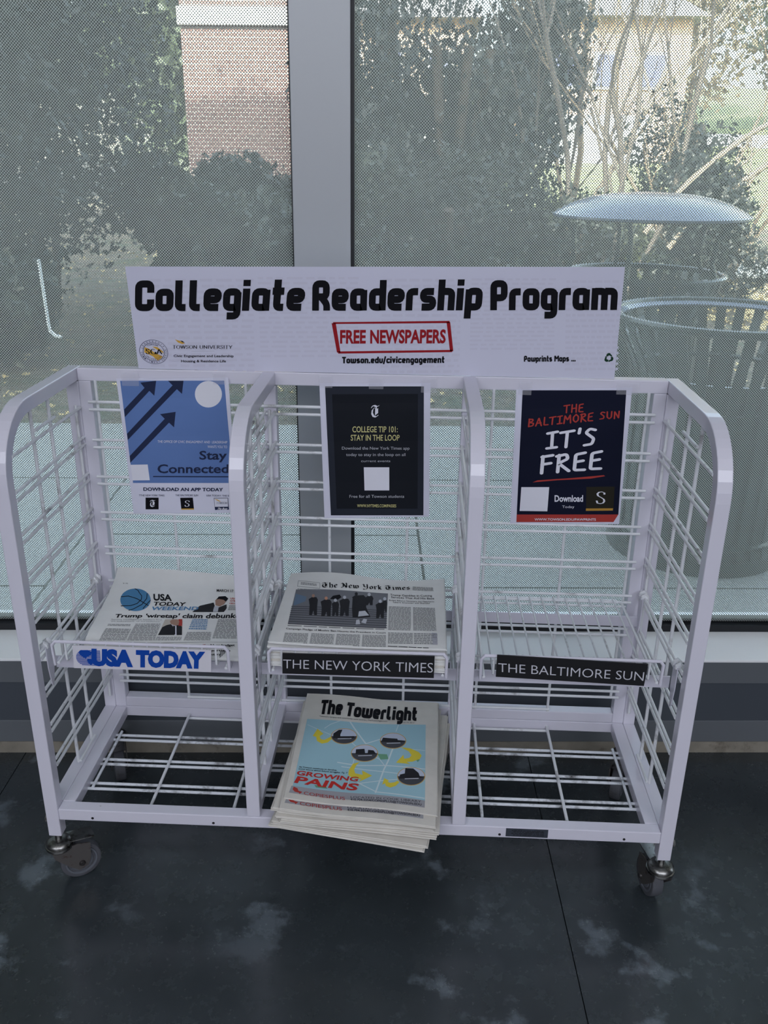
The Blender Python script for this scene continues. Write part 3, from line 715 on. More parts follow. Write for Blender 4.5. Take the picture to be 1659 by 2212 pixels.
def tq(dx, dy, rot, w=.291, h=.348):
    cx, cy = .010+dx, .150+dy; a = radians(rot); ux, uy = cos(a), sin(a)
    def P(u, v): return (cx+u*ux+v*uy*1.0, cy+u*uy-v*ux)
    return [P(-w/2, -h/2), P(w/2, -h/2), P(w/2, h/2), P(-w/2, h/2)]
SP = [(-.003, -.010, -4.5), (-.004, -.012, -4), (-.008, -.008, -4.2), (.006, -.014, -5), (.000, -.017, -4), (.010, -.018, -3.5), (.012, -.019, -5.5), (-.010, -.010, -3), (.004, -.026, -8.5), (.002, -.030, -10)]
TN = len(SP)
for k, (dx, dy, rot) in enumerate(SP):
    q = tq(dx, dy, rot); z = .239-.0046-.0051*(k+.0); am = 1-(k+1)/(TN+1)
    q3 = [(x, y, z) for x, y in q]
    f = bil(q3)
    def fn(s, t, f=f, am=am, k=k):
        p = f(s, t); p[2] += .002*am*sin(s*7+t*3); return p
    if k == 0:
        c4 = [(-.137, .311), (.153, .291), (.147, -.065), (-.138, -.033)]
        f0 = bil([(x, y, z) for x, y in c4])
        fn = lambda s, t: [f0(s, t)[0], f0(s, t)[1], f0(s, t)[2]+.0018*sin(s*7+t*3)]
    o = newspaper(fn, .0047, NEWST, 12, (rnd.uniform(-.003, .003), rnd.uniform(-.004, .001)))
    tag(o, 'second tabloid, its red advert corner peeking out under the map cover' if k == 0 else ('lowest tabloid of the pile, corner sticking out furthest over the front rail' if k == TN-1 else f'{ORD[k+1]} tabloid from the top of the pile on the rack floor'), 'newspaper', 'tabloids piled on the rack floor')
    if k == 0:
        sh = Sheet(fn, o, 12); sh.name = 'tow2'; SHEETS['tow2'] = sh
for nm, f, o in (('usa', S_usa, usa), ('nyt', S_nyt, nyt), ('tow', S_tow, tow)):
    sh = Sheet(f, o, 24); sh.name = nm; SHEETS[nm] = sh
# ------------------------------------------------------------ outside: patio, receptacles, planting, buildings
CONC = mat('pale_concrete', rgb(142, 146, 142), .8, var=.06, scale=5, bump=.15, dirt=rgb(120, 122, 116), dscale=7, dlo=.58, dhi=.8)
def walled(o, kind=True):
    o.location = WO; o.rotation_euler = (0, 0, WANG); return o
pat = walled(MB().box(-9, 9, .2, 2.84, -.16, -.05).build('patio', mat('joint_dark', rgb(40, 42, 42), .9))); struct(pat, 'pale concrete patio outside the window')
cols = [(-9, -4.9, (.2, 1.5, 2.83)), (-4.9, -1.08, (.2, .89, 1.96, 2.83)), (-1.08, .19, (.2, 1.33, 2.4, 2.83)), (.19, 1.46, (.2, .89, 1.96, 2.83)), (1.46, 5, (.2, 1.33, 2.4, 2.83)), (5, 9, (.2, 1.5, 2.83))]
for a, b, ys in cols:
    for c, d in zip(ys, ys[1:]): MB().box(a+.005, b-.005, c+.005, d-.005, -.05, 0).build('concrete_slab', CONC, pat)

def terr(x, y):
    u = max(0, y-3.0)
    z = -.03+.02*sin(x*2.3+y)*min(1, u)+.02*sin(x*5+1.7*y)*min(1, u)
    z += .06*max(0, min(u, 6))*.25
    if y > 9: z += (y-9)*.085
    if y > 18 : z += (y-18)*.03
    return z
def terrain():
    xs = [-40+i*1.6 for i in range(57)]; ys = [3.0+.35*j for j in range(18)]+[9.4+1.2*j for j in range(42)]
    v = [(x, y, terr(x, y)) for y in ys for x in xs]; n = len(xs)
    f = [(j*n+i, j*n+i+1, (j+1)*n+i+1, (j+1)*n+i) for j in range(len(ys)-1) for i in range(n-1)]
    me = bpy.data.meshes.new('ground'); me.from_pydata(v, [], f)
    for p in me.polygons: p.use_smooth = True
    m = mat('mulch', rgb(84, 76, 64), .9, var=.4, scale=9, bump=.8, dirt=rgb(60, 66, 48), dscale=3, dlo=.48, dhi=.6)
    gr = mat('lawn', rgb(112, 122, 74), .9, var=.25, scale=6); rd = mat('pale_road', rgb(205, 205, 200), .8)
    me.materials.append(m); me.materials.append(gr); me.materials.append(rd)
    for p in me.polygons:
        c = p.center
        if c.y > 13 and c.x > 3.4: p.material_index = 1
        if 12.0 < c.y < 13.4 and c.x > -1: p.material_index = 0
        if 26 < c.y < 30: p.material_index = 2
        if c.y > 30: p.material_index = 1
        if c.y > 14 and c.x < 3.4: p.material_index = 1 if c.x > -1 else 0
    o = link('ground', me, None); struct(o, 'planted slope and lawn beyond the patio'); return o
terrain()
# sunlit leaf litter and small stones near the path
rl = random.Random(8)
lt = MB()
for k in range(2600):
    y = rl.uniform(3.3, 10.5); x = rl.uniform(-5, 6)*(.5+y/12)
    s = rl.uniform(.015, .04); a = rl.uniform(0, 6.28); z = terr(x, y)+.012
    lt.add([(x+s*cos(a), y+s*sin(a), z+rl.uniform(0, .02)), (x+.5*s*cos(a+1.6), y+.5*s*sin(a+1.6), z+rl.uniform(0, .02)), (x-s*cos(a), y-s*sin(a), z+rl.uniform(0, .02)), (x+.5*s*cos(a-1.6), y+.5*s*sin(a-1.6), z)], [(0, 1, 2, 3)])
for k in range(5200):
    y = rl.uniform(6.0, 9.6); x = rl.uniform(1.2, 6.0)
    s = rl.uniform(.02, .05); a = rl.uniform(0, 6.28); z = terr(x, y)+.014
    lt.add([(x+s*cos(a), y+s*sin(a), z+rl.uniform(0, .03)), (x+.5*s*cos(a+1.6), y+.5*s*sin(a+1.6), z+rl.uniform(0, .03)), (x-s*cos(a), y-s*sin(a), z+rl.uniform(0, .03)), (x+.5*s*cos(a-1.6), y+.5*s*sin(a-1.6), z)], [(0, 1, 2, 3)])
lt = lt.build('leaf_litter', mat('dry_leaf', rgb(182, 160, 108), .8, var=.3, scale=3)); tag(lt, 'dry tan leaves scattered over the planting bed', 'leaves', kind='stuff')
walk = MB().prism([(2.2, 9.3), (9, 8.3), (9, 9.4), (2.4, 10.4)], 0, 1, lambda a, b, z: (a, b, terr(a, b)+.03+.02*z)).build('path', CONC); struct(walk, 'narrow pale path crossing behind the receptacles')

# slatted steel litter receptacles
BINM = mat('grey_green_steel', rgb(44, 52, 49), .38, metal=.35, spec=.5, coat=.3)
LIDM = mat('dome_enamel', rgb(92, 102, 120), .28, metal=.2, coat=.5)
LINER = mat('black_liner', rgb(22, 26, 28), .6)
def receptacle(x, y, lid, label, R=.375):
    t = tag(empty('litter_receptacle', (x, y, 0)), label, 'trash can', 'slatted steel receptacles on the patio')
    MB().tube([(R*cos(2*pi*i/48), R*sin(2*pi*i/48), .85) for i in range(48)], .014, 8, closed=True).build('top_ring', BINM, t, smooth=True)
    MB().lathe([(R-.030, .832), (R-.008, .848), (R-.008, .853), (R-.032, .838)], 48, cap=False).build('inner_flange', LIDM, t, smooth=True) if not lid else None
    MB().tube([((R-.085)*cos(2*pi*i/48), (R-.085)*sin(2*pi*i/48), .66) for i in range(48)], .010, 6, closed=True).build('middle_ring', BINM, t, smooth=True)
    MB().tube([((R-.08)*cos(2*pi*i/48), (R-.08)*sin(2*pi*i/48), .10) for i in range(48)], .012, 6, closed=True).build('lower_ring', BINM, t, smooth=True)
    MB().lathe([(R-.125, .02), (R-.125, .56), (R-.135, .56), (R-.135, .03)], 40, cap=False).build('liner', LINER, t, smooth=True)
    MB().lathe([(R-.06, 0), (R-.06, .05), (R-.10, .055), (R-.10, 0)], 40).build('base_ring', BINM, t, smooth=True)
    ns = 34; prof = [(R-.002, .848), (R-.012, .80), (R-.045, .745), (R-.075, .68), (R-.082, .58), (R-.082, .10), (R-.070, .03)]
    sm = MB().sweep([(r, 0, z) for r, z in prof], [(-.0035, -.017), (.0035, -.017), (.0035, .017), (-.0035, .017)], up=(1, 0, 0)).mesh('slat')
    for i in range(ns):
        o = link('slat', sm, BINM, t); o.rotation_euler = (0, 0, 2*pi*i/ns)
    if lid:
        RD = .445
        MB().lathe([(RD, 1.105), (RD, 1.115), (RD*.93, 1.133), (RD*.8, 1.163), (RD*.62, 1.189), (RD*.4, 1.205), (RD*.15, 1.212), (.002, 1.213)], 64, cap=False).build('dome_lid', LIDM, t, smooth=True)
        MB().lathe([(RD-.002, 1.102), (RD-.03, 1.098), (.1, 1.15)], 48, cap=False).build('lid_underside', LINER, t, smooth=True)
        for i in range(5):
            a = 2*pi*i/5+.5
            MB().tube([((R-.005)*cos(a), (R-.005)*sin(a), .852), ((R-.03)*cos(a), (R-.03)*sin(a), .92), ((R-.02)*cos(a), (R-.02)*sin(a), 1.03), ((RD-.05)*cos(a), (RD-.05)*sin(a), 1.10)], .012, 8).build('lid_post', BINM, t, smooth=True)
    return t
receptacle(1.145, 1.80, False, 'open steel receptacle nearest the window at the right edge')
receptacle(1.14, 3.0, True, 'steel receptacle with a wide domed lid behind the open one', .36)

# greenery
def leafcloud(name, parent, m, blobs, n, size, rn, droop=0., flat=.0):
    v = []; f = []
    tot = sum(b[3]*b[4]*b[5] for b in blobs)
    for (cx, cy, cz, rx, ry, rz) in blobs:
        for _ in range(int(n*rx*ry*rz/tot)):
            while True:
                a, b, c = rn.uniform(-1, 1), rn.uniform(-1, 1), rn.uniform(-1, 1); q = a*a+b*b+c*c
                if .25 < q < 1: break
            q = 1+.12*sin(a*9+b*7)
            p = Vector((cx+a*rx*q, cy+b*ry*q, cz+c*rz*q)); s = size*rn.uniform(.6, 1.4)
            d = Vector((rn.gauss(0, 1), rn.gauss(0, 1), rn.gauss(0, 1)-droop*2)).normalized()*s; e = d.cross(Vector((rn.gauss(0, 1), rn.gauss(0, 1), rn.gauss(0, 1)))).normalized()*s*.45
            k = len(v); v += [tuple(p-d), tuple(p+e), tuple(p+d), tuple(p-e)]; f.append((k, k+1, k+2, k+3))
    me = bpy.data.meshes.new(name); me.from_pydata(v, [], f); return link(name, me, m, parent)
def leafm(n, c): return mat(n, c, .55, var=.3, scale=2.5)
G1 = leafm('holly_leaf', rgb(24, 31, 22)); G2 = leafm('needle_green', rgb(20, 28, 26)); G3 = leafm('olive_leaf', rgb(44, 49, 28)); G4 = leafm('grey_green_leaf', rgb(36, 44, 34))
BARK = mat('grey_bark', rgb(86, 78, 72), .9, var=.25, scale=12); BARKW = mat('tan_bark', rgb(138, 120, 100), .9, var=.2, scale=12); BARKD = mat('dark_bark', rgb(70, 60, 52), .9)
def shrub(x, y, w, h, m, label, n=2600, size=.06, grp='evergreen shrubs beyond the patio', seed=1, droop=0., cat='shrub', name='evergreen_shrub', depth=None, tr=.05):
    rn = random.Random(seed); z = terr(x, y)
    t = tag(empty(name, (x, y, z)), label, cat, grp)
    bl = []
    for k in range(9):
        hh = rn.uniform(.2, .85)*h; r = w*(.5-.22*abs(hh/h-.35))*rn.uniform(.55, .8)
        bl.append((rn.uniform(-.3, .3)*w, rn.uniform(-.2, .2)*(depth or w), hh, r, r, max(.1, h*.24)))
    leafcloud('foliage', t, m, bl, n, size, rn, droop)
    st = MB()
    for k in range(3): a = rn.uniform(0, 6.3); st.tube([(0.03*cos(a), .03*sin(a), -.05), (.1*cos(a)*w, .1*sin(a)*w, h*.35), (.2*cos(a)*w, .2*sin(a)*w, h*.7)], tr, 6)
    st.build('stem', BARKD, t, smooth=True)
    return t
left = [(-3.5,5.0,2.2,4.4,G1,'dense evergreen shrub at the far left of the left pane'),(-3.1,6.4,2.0,5.2,G2,'tall blue-green evergreen second from the left beyond the left pane'),(-1.75,6.0,1.4,1.25,G1,'rounded dark shrub in front of the brick building'),
 (-4.6,7.6,2.8,6.0,G2,'tallest evergreen behind the leftmost shrub'),(-2.9,4.4,1.1,1.1,G4,'low grey-green shrub nearest the patio at the left'),(-1.2,5.0,1.2,1.15,G4,'low grey-green shrub beside the mullion'),(-.7,6.4,1.5,1.25,G3,'olive shrub just left of the mullion')]
for i, (x, y, w, h, m, lb_) in enumerate(left): shrub(x, y, w, h, m, lb_, 15000, .04, seed=20+i, tr=.02)
right = [(.25,6.4,2.0,1.35,G1,'low dark shrub right of the mullion'),(1.25,6.9,1.6,1.15,G1,'low dark shrub left of the domed lid'),(2.0,8.0,.9,.75,G3,'olive shrub behind the domed lid'),(2.75,7.4,1.0,1.35,G2,'blue-green shrub to the right behind the domed lid'),
 (2.95,9.0,1.2,2.4,G2,'narrow upright evergreen behind the bare trees')]
for i, (x, y, w, h, m, lb_) in enumerate(right): shrub(x, y, w, h, m, lb_, 7000, .034, seed=40+i, grp='evergreen shrubs right of the mullion')
for i, (x, y, w, h, lb_) in enumerate([(.35,8.6,1.9,3.3,'drooping dark conifer right of the mullion'),(1.25,10.5,1.7,4.2,'taller dark conifer in the centre of the right pane'),(-.5,10.2,1.8,4.6,'conifer directly behind the mullion')]):
    shrub(x, y, w, h, G2, lb_, 9000, .05, seed=60+i, droop=1., grp='conifers beyond the right pane', cat='tree', name='conifer')
# bare deciduous trees
def bare(x, y, stems, label, m, seed, h=4.2, spread=.35, r0=.03, ntw=3):
    rn = random.Random(seed); z = terr(x, y)
    t = tag(empty('bare_tree', (x, y, z)), label, 'tree', 'leafless trees beyond the right pane')
    tk = MB(); tw = MB()
    def grow(p, d, L, r, lev):
        pts = [p]; n = 5
        for k in range(n):
            d = (d+Vector((rn.gauss(0, .09), rn.gauss(0, .09), .05))).normalized(); pts.append(pts[-1]+d*L/n)
        (tk if lev < 2 else tw).tube([tuple(q) for q in pts], r*(.85 if lev else .9), 6 if lev < 2 else 3)
        if lev < 4:
            for k in range(ntw if lev < 3 else 3):
                q = pts[rn.randint(2, n)]; a = rn.uniform(0, 6.28)
                dd = (d+Vector((cos(a), sin(a), rn.uniform(.1, .7)))*rn.uniform(.4, .8)).normalized()
                grow(q, dd, L*rn.uniform(.5, .72), r*.55, lev+1)
    for k in range(stems):
        a = 2*pi*k/stems+rn.uniform(-.4, .4); d = Vector((spread*cos(a), spread*sin(a)*.6, 1)).normalized()
        grow(Vector((.05*cos(a), .05*sin(a), -.1)), d, h*rn.uniform(.42, .55), r0*rn.uniform(.7, 1.1), 0)
    tk.build('trunk', m, t, smooth=True); tw.build('twigs', m, t)
bare(1.62, 7.1, 2, 'bare tree rising left of the domed lid, grey-brown bark', BARK, 3, 4.6, .22, .024)
bare(1.95, 7.6, 3, 'grey multi-stemmed bare tree behind the domed lid', BARK, 5, 4.8, .30, .026)
bare(1.35, 8.6, 2, 'thin bare tree in front of the brick house', BARK, 9, 4.4, .28, .022)
bare(3.05, 8.2, 4, 'bare shrub-like tree with arching stems at the right edge', BARKW, 12, 3.9, .62, .022)
bare(2.3, 12.5, 3, 'bare tree farthest back beside the lawn', BARKW, 15, 6.5, .35, .045)
for i, (x, z0, dx, r) in enumerate([(2.05, .75, 1.1, .022), (2.35, .6, 1.3, .026)]):
    y = 6.9+i*.3
    o = MB().tube([(x+dx*k/8, y+.05*k, z0+1.05*(k/8)**.8-.12*(k/8)**3) for k in range(9)], r, 8).build('arching_branch', BARKW, smooth=True)
    tag(o, ['upper arching pale branch behind the domed lid', 'lower arching pale branch behind the domed lid'][i], 'branch', 'arching branches')
# distant buildings
def brick_mat(n, c1, c2, sc=4.5):
    m = mat(n, c1, .9); nd = m.node_tree.nodes; l = m.node_tree.links
    b = nd.new('ShaderNodeTexBrick'); b.inputs['Scale'].default_value = sc; b.inputs['Color1'].default_value = (*c1, 1); b.inputs['Color2'].default_value = (*c2, 1); b.inputs['Mortar'].default_value = (*rgb(180, 170, 160), 1)
    tc = nd.new('ShaderNodeTexCoord'); mp = nd.new('ShaderNodeMapping'); mp.inputs['Rotation'].default_value = (pi/2, 0, 0); l.new(tc.outputs['Object'], mp.inputs[0]); l.new(mp.outputs[0], b.inputs[0]); l.new(b.outputs[0], nd['Principled BSDF'].inputs['Base Color']); return m
BR1 = brick_mat('red_brick', rgb(112, 82, 78), rgb(98, 72, 68)); BR2 = brick_mat('tan_brick', rgb(186, 148, 120), rgb(172, 130, 104))
STONE = mat('pale_stone', rgb(222, 220, 214), .8); WINB = mat('window_blue', rgb(92, 98, 150), .2); ROOFM = mat('grey_roof', rgb(112, 108, 112), .9)
def building(x0, x1, y, z0, z1, m, label, wins, band=None, white=None, roof=None):
    t = tag(empty('brick_building', ((x0+x1)/2, y, z0)), label, 'building'); cx = (x0+x1)/2
    MB().box(x0-cx, x1-cx, 0, 5, -1.5, z1-z0).build('wall', m, t)
    if band: MB().box(x0-cx-.03, x1-cx+.03, -.06, 5.05, band-z0, band-z0+.22).build('stone_band', STONE, t)
    if white: MB().box(white[0]-cx, white[1]-cx, -.08, .02, white[2]-z0, white[3]-z0).build('white_wall', STONE, t)
    if roof: MB().add([(x0-cx-.3, -.4, z1-z0), (x1-cx+.3, -.4, z1-z0), (x1-cx+.3, 5.4, z1-z0), (x0-cx-.3, 5.4, z1-z0), (x0-cx+.6, 2.5, z1-z0+roof), (x1-cx-.6, 2.5, z1-z0+roof)], [(0, 1, 5, 4), (1, 2, 5), (2, 3, 4, 5), (3, 0, 4), (3, 2, 1, 0)]).build('roof', ROOFM, t)
    for (a, b, c, d) in wins:
        w = MB().box(a-cx, b-cx, -.05, .01, c-z0, d-z0).build('window_frame', STONE, t)
        MB().box(a-cx+.07, b-cx-.07, -.07, -.04, c-z0+.07, d-z0-.07).build('window_pane', WINB, w)
building(-3.3, -1.72, 12.3, .3, 4.2, BR1, 'red brick building half hidden by shrubs in the left pane', [], band=3.0)
building(2.7, 6.2, 22, 1.2, 4.4, BR2, 'tan brick house with blue windows seen through bare branches', [(3.0, 3.6, 2.9, 3.7), (4.0, 4.6, 2.9, 3.7), (5.1, 5.7, 2.9, 3.7)], white=(2.75, 5.4, .8, 2.35), roof=1.2)
building(-1.6, 1.2, 24, 1.3, 4.6, BR2, 'long low tan building with a grey roof behind the conifers', [(-1.2, -.5, 3.3, 3.9), (.1, .8, 3.3, 3.9)], white=(-1.5, 1.1, 1.2, 2.2), roof=1.4)
# small things in the bed
pp = MB().tube([(-2.00, 3.6, .80), (-1.99, 3.6, .45), (-1.985, 3.6, .41), (-1.96, 3.6, .385), (-1.92, 3.59, .38)], .009, 8).build('bent_pipe', mat('white_plastic', rgb(225, 230, 232), .4), smooth=True)
pp2 = MB().tube([(-1.92, 3.59, .38), (-1.915, 3.62, .2), (-1.915, 3.63, -.05)], .008, 8).build('pipe_foot', mat('dark_stake', rgb(60, 66, 60), .6), pp, smooth=True)
tag(pp, 'white bent pipe standing at the edge of the planting bed', 'pipe')

HZ = leafm('winter_twig_haze', rgb(104, 92, 74)); HG = leafm('far_evergreen', rgb(58, 68, 50))
for i, (x, y, w, h, m, lb_) in enumerate([(7.5, 27, 5, 8, HZ, 'brownish far tree above the tan house'), (11.5, 29, 5, 9, HG, 'far evergreen at the upper right beyond the lawn'), (9.6, 34, 4, 10, HZ, 'brownish far tree between the house and the far evergreen'), (14.5, 33, 6, 8, HZ, 'brownish far tree at the right edge beyond the lawn'),
  (-4.6, 15, 4.2, 10, HG, 'far evergreen rising behind the brick building'), (-8.5, 14, 5, 9, HG, 'far evergreen behind the leftmost shrubs')]):
    shrub(x, y, w, h, m, lb_, 8000 if i < 4 else 26000, .13, seed=90+i, grp='far trees on the slope', cat='tree', name='far_tree')

